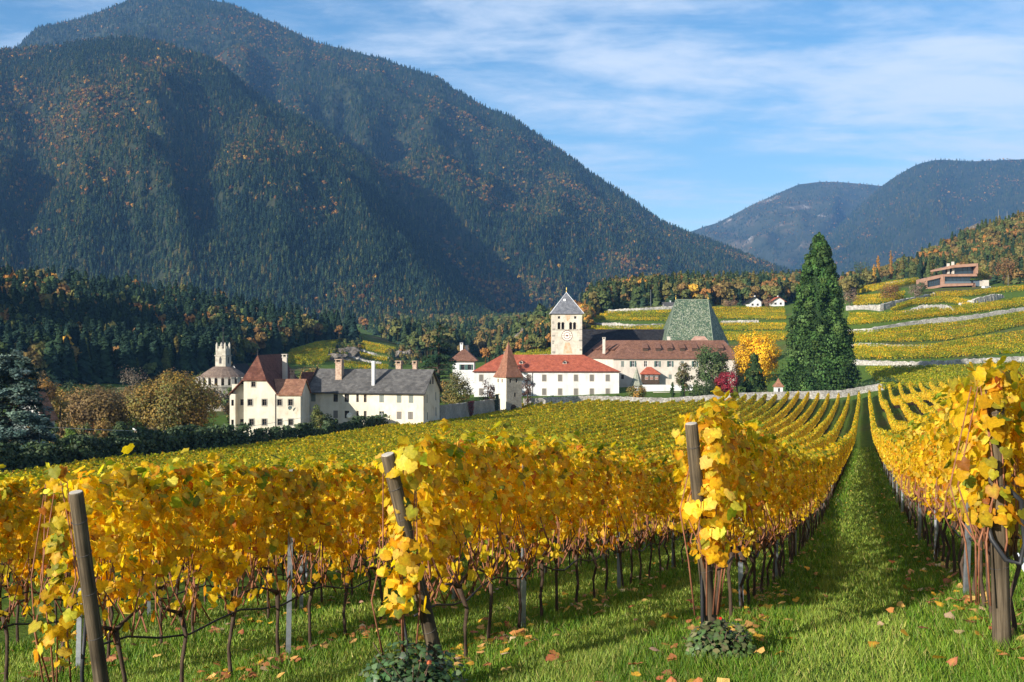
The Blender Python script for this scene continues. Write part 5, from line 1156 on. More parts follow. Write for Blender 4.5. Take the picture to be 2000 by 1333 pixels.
# --- brown-roofed convent range
def convent():
    D = 330.0; S = D/F; oz = -17.5; ox = Xp(1198, D); e = empty("convent_range", (ox, D, oz))
    def x(px): return (px-1198)*S
    def z(py, d=D): return Zp(py, d)-oz
    W = x(1440); ze = z(699.5); zr = Zp(665, D+7.5)-oz; dp = 15
    up = [1216, 1236, 1261, 1284, 1309, 1333, 1357]; zu = z(717); zl = z(741)
    ops = [(x(p), zu, .95, 1.75) for p in up] + [(x(1216), zl, .85, 1.3), (x(1309), zl, .95, 1.4)]
    wall(e, (0, 0), (W, 0), 0, ze, ops, pink_pl)
    for p in up: window(e, (0, 0), (W, 0), x(p), zu, .95, 1.75, fr=wwhite, shutters=shut_g if p in (1236, 1284, 1309, 1357) else None, closed=shut if p in (1216, 1333) else None)
    window(e, (0, 0), (W, 0), x(1216), zl, .85, 1.3); window(e, (0, 0), (W, 0), x(1309), zl, .95, 1.4, closed=shut)
    c = MB(); c.box(-.05, W, -.12, 0, ze-.7, ze-.15); part(c, "cornice", grey_stone, e)
    wall(e, (W, 0), (W, dp), 0, ze, [], pink_pl)
    # wing running back to the left
    lx, ly = x(1150) - .8, 20.0
    wall(e, (lx, ly), (0, 0), 0, ze, [], pink_pl)
    v = .6; rx = x(1229)+.6; k = (rx-.2)
    ri0 = (rx, 7.5, zr); ri1 = (W-2.5, 7.5, zr); rl = (x(1163)+4.0, 27.0, zr)
    roof(e, "roof", [[(-.2, -v, ze-.15), (W+v, -v, ze-.15), ri1, ri0], [(W+v, -v, ze-.15), (W+v, dp+v, ze-.15), ri1], [(lx-v, ly, ze-.15), (-.2, -v, ze-.15), ri0, rl], [(W+v, dp+v, ze-.15), (rx+4, dp+v+5, ze-.15), ri0, ri1]], brntile)
    t = (zr-ze)/7.5
    for p in (1262, 1287, 1310, 1334, 1358, 1409):        # little shed dormers
        X0 = x(p)*1.012; y0 = 2.6; z0 = ze+y0*t; d = MB()
        d.add([(X0-.75, y0, z0-.1), (X0+.75, y0, z0-.1), (X0+.75, y0, z0+1.05), (X0-.75, y0, z0+1.05), (X0+.75, y0+3.6, z0+2.62), (X0-.75, y0+3.6, z0+2.62)], [(0,1,2,3),(1,4,2),(0,3,5)]); do = part(d, "dormer", dkwood, e)
        r_ = MB(); r_.add([(X0-.9, y0-.25, z0+1.05), (X0+.9, y0-.25, z0+1.05), (X0+.9, y0+3.8, z0+2.80), (X0-.9, y0+3.8, z0+2.80)], [(0,1,2,3)]).add([(X0-.9, y0-.25, z0+.97), (X0+.9, y0-.25, z0+.97), (X0+.9, y0+3.8, z0+2.7), (X0-.9, y0+3.8, z0+2.7)], [(3,2,1,0)]); part(r_, "dormer_roof", brntile, do)
    for i in range(6):                                     # dormers on the left slope
        f = i/5; q = Vector((-.2, -v, ze)).lerp(Vector((lx, ly, ze)), .18+.66*f); up_ = (Vector(ri0).lerp(Vector(rl), .18+.66*f) - q); b = q + up_*.38
        d = MB(); a = (Vector((lx, ly, 0))-Vector((0, 0, 0))).normalized()*.75; o_ = Vector((-.55, -.3, .5)); u2 = up_*.42
        d.add([b-a, b+a, b+a+o_*.9, b-a+o_*.9, b+a+u2, b-a+u2], [(0,3,2,1),(0,5,3),(1,2,4),(3,5,4,2)]); part(d, "dormer", brntile, e)
    chimney(e, lx*.28, 6.6, ze+1.2, zr+.3, .8, pink_pl); chimney(e, x(1314), 8.5, zr-1, zr+1.0, .9, pink_pl, cap=False)
    # oriel of dark timber with little red roof
    ow0, ow1, z0, z1 = x(1252), x(1285.5), z(750), z(730); yy = -2.2
    b = MB(); b.box(ow0, ow1, yy, 0, z0, z1); ob = part(b, "oriel", dkwood, e)
    for i in range(3):
        for j, (h0, h1) in enumerate(((.42, .68), (.74, .92))):
            xx = ow0 + (ow1-ow0)*(i+.75)/3.5+.3; k = MB(); hh = z1-z0; k.box(xx-.48, xx+.48, yy-.05, yy, z0+hh*h0, z0+hh*h1); po = k.build("oriel_window", [pink_pl, white_pl][j], ob)
            g = MB(); g.box(xx-.38, xx-.04, yy-.07, yy-.045, z0+hh*h0+.1, z0+hh*h1-.1).box(xx+.04, xx+.38, yy-.07, yy-.045, z0+hh*h0+.1, z0+hh*h1-.1); g.build("pane", maroon_p if j == 0 else glass, po)
    zp = z(717); roof(ob, "oriel_roof", [[(ow0-.4, yy-.5, z1), (ow1+.4, yy-.5, z1), ((ow0+ow1)/2+.5, 0, zp), ((ow0+ow1)/2-.9, 0, zp)], [(ow1+.4, yy-.5, z1), (ow1+.4, 0, z1), ((ow0+ow1)/2+.5, 0, zp)], [(ow0-.4, 0, z1), (ow0-.4, yy-.5, z1), ((ow0+ow1)/2-.9, 0, zp)]], redtile)
    tag(e, "pale convent range with brown tiled roof, row of dormers and timber oriel", "building")
    # terrace wall with grey spirelet in front
    f = empty("garden_pavilion", (Xp(1243.5, 318), 318, oz)); zt = Zp(753, 318)-oz; za = Zp(717, 318)-oz; r_ = 1.75
    m = MB(); m.lathe([(1.55, 0), (1.55, zt)], seg=8); part(m, "wall", white_pl, f); m = MB(); m.lathe([(2.05, zt-.1), (1.35, zt+1.4), (.55, zt+3.6), (.03, za)], seg=8); part(m, "roof", mat_tiles("mossy_slates", (0.22,0.23,0.18), (0.32,0.32,0.25), (0.12,0.12,0.1), .4, .3), f)
    m = MB(); m.tube([(0, 0, za-.2), (0, 0, za+1.3)], [.06, .02], 5); m.lathe([(.02, za+.7), (.14, za+.85), (.02, za+1.0)], seg=8); m.build("finial", iron, f)
    tag(f, "small garden pavilion with pointed mossy grey roof before the convent", "pavilion")
    g = empty("terrace_parapet", (Xp(1255, 316), 316, oz)); m = MB(); m.box(0, 14.5, 0, .7, 0, Zp(752, 316)-oz); part(m, "masonry", white_pl, g)
    m = MB(); m.box(2.5, 14, -4.5, -4.0, 0, Zp(766, 312)-oz); part(m, "lower_wall", pink_pl, g); tag(g, "pale terrace wall below the timber oriel", "wall")
maroon_p = mat_plain("red_painted_window", (0.26, 0.09, 0.06))
convent()
# --- wayside shrine
def shrine():
    D = 262.0; p = on_ground(1520, 775, D); e = empty("shrine_tower", (p.x, p.y, p.z-.4)); zt = Zp(755, D)-p.z+.4; za = Zp(738, D)-p.z+.4; h = .88
    wall(e, (-h, -h), (h, -h), 0, zt, [(h, zt-1.3, .5, .7)], white_pl); window(e, (-h, -h), (h, -h), h, zt-1.3, .5, .7, style="")
    n = MB(); n.prism([(.25*math.cos(t), zt-.6+.25*math.sin(t)) for t in np.linspace(0, math.pi, 9)], -h-.01, -h+.1); n.build("niche_arch", iron, e)
    for a, b in (((h, -h), (h, h)), ((h, h), (-h, h)), ((-h, h), (-h, -h))): wall(e, a, b, 0, zt, [], white_pl)
    v = h+.28; k = .45; z2 = zt+1.0
    rf = []
    c0 = [(-v, -v, zt), (v, -v, zt), (v, v, zt), (-v, v, zt)]; c1 = [(-k, -k, z2), (k, -k, z2), (k, k, z2), (-k, k, z2)]
    for j in range(4): rf += [[c0[j], c0[(j+1) % 4], c1[(j+1) % 4], c1[j]], [c1[j], c1[(j+1) % 4], (0, 0, za)]]
    roof(e, "roof", rf, oldtile, .1); f = MB(); f.tube([(0, 0, za-.1), (0, 0, za+.6)], [.04, .02], 5); f.build("finial", iron, e)
    tag(e, "tiny white shrine tower with red pointed roof on the vineyard wall", "shrine")
shrine()
# --- vineyard walls
def ribbon(name, pts, h, t, mat, lab, cat="wall", seg=40, rough=.12, sink=.6, group=None, seed=1):
    """free-standing or retaining wall along ground points (x, y, z); h may be a list"""
    pts = np.array(pts, float); d = np.concatenate([[0], np.cumsum(np.linalg.norm(np.diff(pts[:, :2], axis=0), axis=1))]); s = np.linspace(0, d[-1], seg)
    c = np.stack([np.interp(s, d, pts[:, i]) for i in range(3)], -1); hh = np.interp(s, d, h) if isinstance(h, (list, tuple)) else np.full(seg, h)
    tg = np.gradient(c[:, :2], axis=0); tg /= np.linalg.norm(tg, axis=1, keepdims=True); nr = np.stack([tg[:, 1], -tg[:, 0]], -1); r = np.random.default_rng(seed)
    o = c[0].copy(); V = []
    for i in range(seg):
        for f, off in ((-sink, t/2+.1), (hh[i]*.5, t/2+r.normal(0, rough*.3)), (hh[i]+r.normal(0, rough*.5), t/2-.08), (hh[i]+r.normal(0, rough*.5), -t/2), (-sink, -t/2)):
            V.append((c[i, 0]+nr[i, 0]*off-o[0], c[i, 1]+nr[i, 1]*off-o[1], c[i, 2]+f-o[2]))
    Fs = []
    for i in range(seg-1):
        for k in range(5): a, b = i*5+k, i*5+(k+1) % 5; Fs.append((a, b, b+5, a+5))
    mb = MB(); mb.add(V, [f[::-1] for f in Fs] + [(0, 1, 2, 3, 4), tuple((seg-1)*5+k for k in (4, 3, 2, 1, 0))])
    ob = part(mb, name, mat, None); ob.location = o; tag(ob, lab, cat, group); return ob
wp = []
for px_, Y in [(1022, 249), (1150, 252), (1300, 254), (1450, 257), (1560, 259.5), (1640, 261), (1725, 263)]:
    X = Xp(px_, Y); wp.append((X, Y, gz1(X, Y)))
ribbon("stone_parapet", wp, [2.7, 2.6, 2.3, 2.0, 1.8, 1.7, 1.6], .6, rubble, "long low pale stone wall closing the vine rows below the abbey", seg=150)
kp = [(Xp(858, 197), 197, gz1(Xp(858, 197), 197)), (Xp(975, 234), 234, gz1(Xp(975, 234), 234))]
ribbon("stone_enclosure", kp, 4.4, .5, grey_stone, "shaded grey wall with red creeper running up to the small tower", seg=40)
iv = mat_leaf("creeper", trans=.2, objvar=0)
def creeper(px_, top, n, w, h, pal, lab, seed, t=.0):
    f = (px_-858)/117; a, b = np.array(kp[0]), np.array(kp[1]); c = a + (b-a)*f; r = np.random.default_rng(seed)
    x = r.normal(0, w*.4, n); hh = top - h*r.random(n)**1.4*(1-np.abs(x)/(w*1.6)).clip(.1, 1)
    dv = (b-a)[:2]/np.linalg.norm((b-a)[:2]); nn = np.array([dv[1], -dv[0]])
    pos = np.stack([dv[0]*x + nn[0]*(.3+.15*r.random(n)), dv[1]*x + nn[1]*(.3+.15*r.random(n)), hh], -1)
    nr = np.tile(np.array([[nn[0], nn[1], .4]]), (n, 1)) + r.normal(0, .3, (n, 3))
    V, Fc, C = leaves(pos, nr, np.tile([[0, 0, -1.]], (n, 1)) + r.normal(0, .4, (n, 3)), .28, pick(pal, [1]*len(pal), n, r), 2)
    o = link("creeper", mesh_np("creeper", V, Fc, iv, col=C)); o.location = c; tag(o, lab, "creeper")
creeper(912, 4.6, 600, 1.9, 3.6, [(0.22,0.02,0.03),(0.12,0.02,0.02),(0.05,0.04,0.02)], "dark red creeper hanging over the shaded garden wall", 4)
creeper(966, 5.4, 1200, 1.5, 6.0, [(0.02,0.035,0.012),(0.03,0.045,0.018),(0.05,0.08,0.02)], "dark green ivy heaped against the wall beside the small tower", 5)
# --- far left: house, low garage, pole and cable, little brick kiosk
def village():
    D = 178.0; f = empty("hidden_house", (Xp(26, D), D, -18)); z0, z1 = Zp(812, D)+18, Zp(764, D)+18; w = 4.6
    wall(f, (0, 0), (w, 0), 0, z0, [(2.6, z0-1.2, .9, 1.3)], white_pl, top=[(0, z0), (w, z0), (w*.62, z1)]); window(f, (0, 0), (w, 0), 2.6, z0-1.2, .9, 1.3)
    wall(f, (w, 0), (w, 5), 0, z0, [], white_pl)
    roof(f, "roof", [[(w+.6, -.6, z0-.9), (w+.6, 5, z0-.9), (w*.62, 5, z1+.15), (w*.62, -.6, z1+.15)], [(-.9, 5, z0-.9), (-.9, -.6, z0-.9), (w*.62, -.6, z1+.15), (w*.62, 5, z1+.15)]], oldtile)
    tag(f, "white gabled house half hidden behind the blue cedar", "house")
    D = 140.0; g = empty("low_garage", (Xp(28, D), D, -17.2)); w = (112-28)*D/F; z0 = Zp(886, D)+17.2
    wall(g, (.4, .4), (w-.4, .4), 0, z0, [(1.4, z0-2.2, .9, 1.9)], white_pl); window(g, (.4, .4), (w-.4, .4), 1.4, z0-2.2, .9, 1.9, style="")
    wall(g, (w-.4, .4), (w-.4, 6), 0, z0, [], white_pl)
    roof(g, "roof", [[(-.3, -.5, z0-.1), (w+.2, -.5, z0-.1), (w*.62, 3, z0+.85), (w*.4, 3, z0+.85)], [(w+.2, -.5, z0-.1), (w+.2, 6.5, z0-.1), (w*.62, 3, z0+.85)], [(-.3, 6.5, z0-.1), (-.3, -.5, z0-.1), (w*.4, 3, z0+.85)], [(w+.2, 6.5, z0-.1), (-.3, 6.5, z0-.1), (w*.4, 3, z0+.85), (w*.62, 3, z0+.85)]], dslate)
    tag(g, "low white outbuilding with dark hipped roof below the blue cedar", "building")
    D = 122.0; p = (Xp(77, D), D, gz1(Xp(77, D), D)); t = MB(); t.tube([(0, 0, -.5), (0, 0, Zp(832, D)-p[2])], [.11, .08], 8); t.box(-.5, .5, -.05, .05, Zp(836, D)-p[2], Zp(834.5, D)-p[2]); o = t.build("utility_pole", mat_plain("pole_grey", (0.16, 0.17, 0.17)), None, True); o.location = p; tag(o, "thin grey utility pole in front of the blue cedar", "pole")
    a, b = P(79, 834, D), P(640, 806, 186); mid = [a.lerp(b, i/24) - Vector((0, 0, 1.6*math.sin(math.pi*i/24))) for i in range(25)]; t = MB(); t.tube([q-a for q in mid], .028, 5); o = t.build("overhead_cable", mat_plain("cable_pale", (0.5, 0.48, 0.45))); o.location = a; tag(o, "pale overhead cable crossing the brown trees to the houses", "cable")
    D = 150.0; k = empty("brick_kiosk", on_ground(272, 886, D), .5); z1 = 4.0 
    m = MB(); m.prism([(-.55, 0), (.55, 0), (.55, 2.6), (-.55, 3.4)], -.5, .5); part(m, "wall", brick, k); m = MB(); m.prism([(-.75, 3.5), (.75, 2.5), (.75, 2.65), (-.75, 3.7)], -.7, .7); m.build("roof", white_pl, k); tag(k, "narrow brick kiosk with slanted pale roof behind the shrub row", "kiosk")
village()
# --- modern villa and houses on the hill
def villa():
    D = 500.0; S = D/F; oz = Zp(575, D); e = empty("modern_villa", (Xp(1803, D), D, oz))
    clay = mat_noise("clay_concrete", [(0.3, (0.26, 0.14, 0.09)), (0.7, (0.39, 0.23, 0.16))], scale=.5, detail=6); gl = mat_plain("dark_glazing", (0.02, 0.035, 0.05), rough=.06, spec=.7)
    k = .1
    def x(c): return (1780+c*k-1803)*S
    def z(c): return Zp(500+c*k, D)-oz
    def frame(name, poly_o, poly_i, y0, y1):
        n = len(poly_o); vs_ = []
        for y in (y0, y1): vs_ += [(x(a), y, z(b)) for a, b in poly_o] + [(x(a), y, z(b)) for a, b in poly_i]
        fs_ = []
        for i in range(n):
            j = (i+1) % n; fs_ += [(i, j, n+j, n+i), (2*n+j, 2*n+i, 3*n+i, 3*n+j), (j, i, 2*n+i, 2*n+j), (n+i, n+j, 3*n+j, 3*n+i)]
        return part(MB().add(vs_, fs_), name, clay, e)
    frame("lower_frame", [(235,450),(620,360),(640,600),(250,680)], [(310,490),(580,425),(582,568),(315,618)], 0, 9)
    frame("main_frame", [(622,362),(1285,350),(1285,400),(650,405),(650,545),(1250,530),(1250,648),(1212,648),(1212,580),(640,602)], [(624,364),(1283,352),(1283,398),(640,403),(640,548),(1248,533),(1248,645),(1214,645),(1214,578),(642,600)], 0, 9)
    m = MB(); m.prism([(x(a), z(b)) for a, b in [(640,602),(1212,580),(1212,540),(640,548)]], .02, 9); part(m, "floor_slab", clay, e)
    m = MB(); m.prism([(x(a), z(b)) for a, b in [(622,405),(1285,400),(1285,352),(622,364)]], .02, 10); part(m, "middle_slab", clay, e)
    m = MB(); m.prism([(x(a), z(b)) for a, b in [(520,295),(820,235),(1255,205),(1255,150),(820,180),(520,260)]], -1, 9); part(m, "roof_slab", clay, e)
    m = MB(); m.prism([(x(a), z(b)) for a, b in [(1252,350),(1285,350),(1285,148),(1252,150)]], -1, 9); part(m, "side_wall", clay, e)
    for n_, a0, a1, b0, b1, yy in (("lower_glazing", 300, 600, 425, 620, 1.2), ("main_glazing", 645, 1175, 402, 550, 1.6), ("upper_glazing", 640, 1252, 205, 352, 2.2)):
        g = MB(); g.box(x(a0), x(a1), yy, yy+.1, z(b1), z(b0)); go = g.build(n_, gl, e)
        for t in np.linspace(a0+20, a1-20, 7):
            q = MB(); q.box(x(t)-.06, x(t)+.06, yy-.06, yy, z(b1), z(b0)); q.build("mullion", iron, go)
    m = MB(); m.box(x(640), x(1175), .3, .34, z(545), z(500)); m.build("balustrade", mat_plain("balcony_glass", (0.10, 0.13, 0.15), rough=.1), e)
    for a, b, c in ((745, 145, 350), (835, 112, 350)):
        q = MB(); q.box(x(a)-.5, x(a)+.5, 1.0, 2.0, z(c), z(b)); part(q, "chimney", pink_pl, e)
    m = MB(); m.box(x(650), x(1210), 2, 3, z(660), z(590)); m.build("basement", iron, e)
    m = MB(); m.box(x(1245), x(1405), 4, 9, z(650), z(465)); part(m, "garage", mat_plain("slate_blue_cladding", (0.09, 0.12, 0.15)), e)
    m = MB(); m.box(x(1405), x(1590), 4, 9, z(620), z(465)); part(m, "annex", pink_pl, e)
    tag(e, "modern terraced villa of terracotta concrete frames and dark glass on the hillside", "villa")
    h = empty("garden_hut", (Xp(1926, 512), 512, Zp(546, 512))); m = MB(); m.box(0, 2.6, 0, 2.5, 0, 1.5); part(m, "wall", clay, h); m = MB(); m.box(-.2, 2.8, -.3, 2.7, 1.5, 1.75); part(m, "roof", clay, h); tag(h, "small terracotta hut above the villa's pale annex", "hut")
    # parked van
    c = empty("parked_van", (Xp(1928, 496), 496, Zp(567, 496)), .1); wm = mat_plain("white_paint", (0.78, 0.79, 0.8), rough=.3)
    m = MB(); m.prism([(-2.2, .3), (2.2, .3), (2.2, .95), (1.5, 1.05), (.9, 1.65), (-2.0, 1.7), (-2.2, 1.5)], -.9, .9); m.build("body", wm, c)
    m = MB(); m.prism([(-1.7, 1.1), (1.2, 1.1), (.8, 1.55), (-1.7, 1.58)], -.915, -.89); m.build("side_window", gl, c)
    for sx in (-1.4, 1.4):
        w_ = MB(); w_.prism([(sx+.34*math.cos(t), .34+.34*math.sin(t)) for t in np.linspace(0, 6.283, 15)[:-1]], -.93, -.7); w_.build("wheel", iron, c)
    tag(c, "white van parked beside the modern villa", "van")
villa()
def cottage(name, px0, px1, pyb, pye, pyr, Y, wm, rm, lab, nwin=2, depth=8, ridge='x'):
    X0 = Xp(px0, Y); w = Xp(px1, Y)-X0; zb = Zp(pyb, Y)-1.5; e = empty(name, (X0, Y, zb)); z0, z1 = Zp(pye, Y)-zb, Zp(pyr, Y)-zb
    ops = [(w*(i+.7)/(nwin+.4), z0-2.0, min(1.1, w*.18), 1.1) for i in range(nwin)]
    if ridge == 'x':
        wall(e, (0, 0), (w, 0), 0, z0, ops, wm); wall(e, (w, 0), (w, depth), 0, z0, [], wm, top=[(0, z0), (depth, z0), (depth/2, z1-.1)]); wall(e, (0, depth), (0, 0), 0, z0, [], wm, top=[(0, z0), (depth, z0), (depth/2, z1-.1)])
        roof(e, "roof", [[(-.6, -.7, z0-.2), (w+.6, -.7, z0-.2), (w+.6, depth/2, z1), (-.6, depth/2, z1)], [(w+.6, depth+.7, z0-.2), (-.6, depth+.7, z0-.2), (-.6, depth/2, z1), (w+.6, depth/2, z1)]], rm)
    else:
        wall(e, (0, 0), (w, 0), 0, z0, ops, wm, top=[(0, z0), (w, z0), (w/2, z1-.15)]); wall(e, (w, 0), (w, depth), 0, z0, [], wm)
        wall(e, (0, depth), (0, 0), 0, z0, [], wm)
        roof(e, "roof", [[(w+.9, -1, z0-.5), (w+.9, depth, z0-.5), (w/2, depth, z1), (w/2, -1, z1)], [(-.9, depth, z0-.5), (-.9, -1, z0-.5), (w/2, -1, z1), (w/2, depth, z1)]], rm)
    for o in ops: window(e, (0, 0), (w, 0), *o)
    chimney(e, w*.6, depth*.5, z1-.8, z1+.7, .6, white_pl, cap=False); tag(e, lab, "house")
cottage("flat_house", 1404, 1432, 600, 582, 577, 575, white_pl, pink_pl, "white flat-roofed house among trees right of the green church roof", 3)
cottage("hillside_house", 1463, 1487, 600, 590, 580, 560, white_pl, dslate, "white house with dark gable roof in the hamlet beyond the terraces", 2, ridge='y')
cottage("chalet", 1508, 1532, 598, 588, 580, 565, white_pl, redtile, "white chalet with red roof beside the giant sequoia's crown", 2, ridge='y')
cottage("grey_barn", 1446, 1464, 600, 594, 587, 570, grey_stone, slate, "low grey barn between the white hamlet houses", 1)
cottage("field_hut", 1298, 1320, 602, 597, 590, 552, white_pl, slate, "low hut with grey roof behind the left edge of the green church roof", 1)
def mast(px_, py0, py1, Y, lab, r=.14):
    p = (Xp(px_, Y), Y, Zp(py0, Y)); t = MB(); t.tube([(0, 0, -1), (0, 0, Zp(py1, Y)-p[2])], [r, r*.6], 6); o = t.build("mast", MATS["pole_grey"], None, True); o.location = p; tag(o, lab, "mast")
mast(1271, 604, 566, 545, "thin pole above the upper terrace wall left of the green roof"); mast(1950, 446, 410, 790, "slender power mast on the wooded hilltop beside the rock", .3); mast(1967, 444, 413, 790, "second slender power mast on the wooded hilltop", .3); mast(1969, 564, 537, 492, "street lamp pole beside the white van's drive", .12)
# ------------------------------------------------------------------ terraces on the hillsides
S3 = [section(6.0, 66, .34, 2, _r, posts=True, green=.36, lo=.45, half=.28) for i in range(6)]
S3G = [section(6.0, 62, .36, 2, _r, posts=True, green=.82, lo=.45, half=.28) for i in range(6)]
def curve(c, t):
    a = np.array(c, float); return np.interp(t, a[:, 0], a[:, 1])
def band(lower, upper, n, ymin, green, lab, grp, ymax_skip=None):
    x0 = max(lower[0][0], upper[0][0] if False else lower[0][0]); x1 = lower[-1][0]
    for i in range(n):
        f = (i+.15)/n; xa = lower[0][0]*(1-f) + upper[0][0]*f; xb = lower[-1][0]*(1-f) + upper[-1][0]*f
        xs = np.arange(xa, xb, 4.0)
        if len(xs) < 3: continue
        ys = curve(lower, xs)*(1-f) + curve(upper, xs)*f
        w, ok = hit(xs, ys, ymin); w = w[ok]
        if len(w) < 3: continue
        d = np.concatenate([[0], np.cumsum(np.linalg.norm(np.diff(w, axis=0), axis=1))])
        if np.max(np.diff(d)) > 12: 
            w = w[:int(np.argmax(np.diff(d)))+1]
            if len(w) < 3: continue
            d = np.concatenate([[0], np.cumsum(np.linalg.norm(np.diff(w, axis=0), axis=1))])
        row = empty("terrace_vine_row", w[0]); m = max(1, int(d[-1]/6.0)); s = np.linspace(0, d[-1], m+1)
        q = np.stack([np.interp(s, d, w[:, 0]), np.interp(s, d, w[:, 1])], -1)
        for a, b in zip(q, q[1:]):
            lay_section(row, (S3G if random.random() < green else S3)[random.randrange(6)], 6.0, (a[0], a[1], gz1(*a)), (b[0], b[1], gz1(*b)))
        tag(row, lab, "vine row", grp)
def retain(pts, h, ymin, mat, lab, seed, seg=60):
    w, ok = hit([p[0] for p in pts], [p[1] for p in pts], ymin); w = w[ok]
    if len(w) > 1: ribbon("stone_embankment", w, h, 1.2, mat, lab, "wall", seg, .35, 1.0, None, seed)
G1 = "vine rows on the terraced hill under the villa"
band([(1725,764),(1850,762),(2050,752)], [(1690,724),(1850,722),(2050,713)], 8, 255, 1.0, "green vine row on the meadow slope behind the sequoia's shrubs", "vine rows on the slope behind the sequoia")
band([(1668,704),(1820,702),(1910,697),(2050,688)], [(1668,678),(1760,682),(1830,678),(1900,664),(2050,640)], 5, 300, .55, "yellow-green vine row on the terrace just above the long pale wall", G1)
band([(1664,669),(1750,671),(1850,667),(1920,655),(2050,626)], [(1655,654),(1700,652),(1800,637),(1900,628),(2050,604)], 4, 300, .5, "yellow-green vine row on the second terrace under the villa", G1)
band([(1655,638),(1800,623),(1900,613),(2050,592)], [(1660,614),(1720,617),(1780,612),(1900,600),(2050,580)], 4, 300, .35, "golden vine row on the third terrace under the villa", G1)
band([(1740,612),(1780,598),(1850,592),(1880,598),(1910,604)], [(1760,598),(1800,586),(1850,583),(1880,588),(1910,592)], 2, 300, .15, "curving golden vine row above the humped rock patch", G1)
band([(1818,583),(1900,580),(1960,572),(2050,566)], [(1830,576),(1900,572),(1960,565),(2050,560)], 2, 300, .1, "golden vine row directly below the villa's lawn", G1)
band([(1668,600),(1740,592),(1768,586)], [(1672,580),(1740,576),(1768,572)], 3, 300, .1, "golden vine row on the field left of the round brown tree", "vine rows left of the villa")
band([(1672,574),(1740,566),(1795,554)], [(1690,562),(1740,552),(1795,546)], 3, 300, .05, "bright golden vine row on the upper field beside the villa", "vine rows left of the villa")
G2 = "vine rows on the terraces behind the church"
band([(1162,624),(1200,628),(1312,629)], [(1190,611),(1230,609),(1312,606)], 3, 400, .6, "green vine row under the top terrace wall behind the nave", G2)
band([(1140,650),(1240,650),(1305,648)], [(1150,640),(1250,642),(1305,638)], 2, 400, .7, "green vine row just above the dark nave roof", G2)
band([(1395,624),(1535,626)], [(1390,602),(1535,602)], 4, 400, .15, "golden vine row on the field right of the green church roof", G2)
band([(1408,647),(1535,646)], [(1405,632),(1535,633)], 2, 400, .3, "golden vine row below the small stone wall right of the green roof", G2)
band([(1418,668),(1540,666)], [(1415,652),(1540,652)], 3, 380, .5, "green and yellow vine row above the ginkgo", G2)
band([(1000,700),(1080,697)], [(1015,690),(1080,672)], 3, 380, .8, "green vine row on the slope left of the bell tower", G2)
G3 = "vine rows on the knoll left of the cedar"
band([(605,667),(660,663),(712,650)], [(620,657),(670,650),(705,643)], 3, 400, .08, "bright golden vine row on top of the knoll", G3)
band([(555,712),(620,716),(650,700)], [(570,688),(620,670),(665,666)], 8, 400, .85, "green vine row on the shaded flank of the knoll", G3)
band([(700,680),(740,692),(775,693)], [(712,668),(750,677),(776,684)], 3, 400, .4, "golden vine row on the knoll's upper right terrace", G3)
band([(690,696),(730,706),(758,707)], [(692,690),(730,698),(758,701)], 2, 400, .2, "golden vine row on the knoll's middle right terrace", G3)
band([(668,718),(720,724),(758,724)], [(676,708),(720,714),(757,717)], 2, 400, .6, "green vine row on the knoll's lowest right terrace", G3)
retain([(1640,717),(1669,713),(1775,717),(1850,714),(1910,711),(2050,703)], 1.5, 262, rubble, "long pale dry-stone wall at the foot of the villa's terraces", 1, 90)
retain([(1664,676),(1700,677),(1827,681)], .9, 300, rubble, "low stony edge between the first and second terrace", 2)
retain([(1655,652),(1700,650),(1800,633),(1900,624),(2050,600)], 1.5, 300, rubble, "pale rubble wall between the second and third terrace", 3)
retain([(1765,612),(1800,609),(1850,609),(1872,612)], [.6,2.4,2.6,.5], 300, rubble, "humped patch of pale rock inside the curving vine row", 4)
retain([(1872,596),(1900,598),(1940,588),(1958,582)], [.6,2.6,2.8,1.0], 300, rubble, "pale boulder wall rising to the right below the villa", 5)
retain([(1655,606),(1720,608),(1745,600),(1800,586),(1832,577)], [1.6,2.6,2.4,1.6,1.0], 300, rubble, "pale retaining wall slanting up toward the villa", 6)
retain([(1186,611),(1250,608),(1316,604)], 1.4, 400, rubble, "top terrace wall with shrubs behind the dark nave", 7)
retain([(1158,635),(1200,640),(1240,645),(1300,637)], [.8,2.0,2.4,.8], 400, rubble, "bulging pale retaining wall behind the dark nave", 8)
retain([(1408,632),(1440,631),(1482,630)], 1.0, 400, rubble, "short stone wall in the golden field right of the green roof", 9)
retain([(700,684),(740,697),(760,700)], .8, 400, rubble, "pale wall between the knoll's upper terraces", 10)
retain([(690,700),(720,708),(745,711)], .8, 400, rubble, "pale wall above the knoll's lowest terrace", 11)
retain([(600,668),(650,655),(672,649)], .8, 400, rubble, "pale track edge behind the knoll's golden rows", 12)
retain([(1008,701),(1040,699),(1080,697)], .9, 380, rubble, "low pale wall behind the red abbey roof", 13)
retain([(1730,556),(1760,552),(1797,546)], .9, 400, rubble, "low pale wall at the top of the golden field beside the villa", 14)
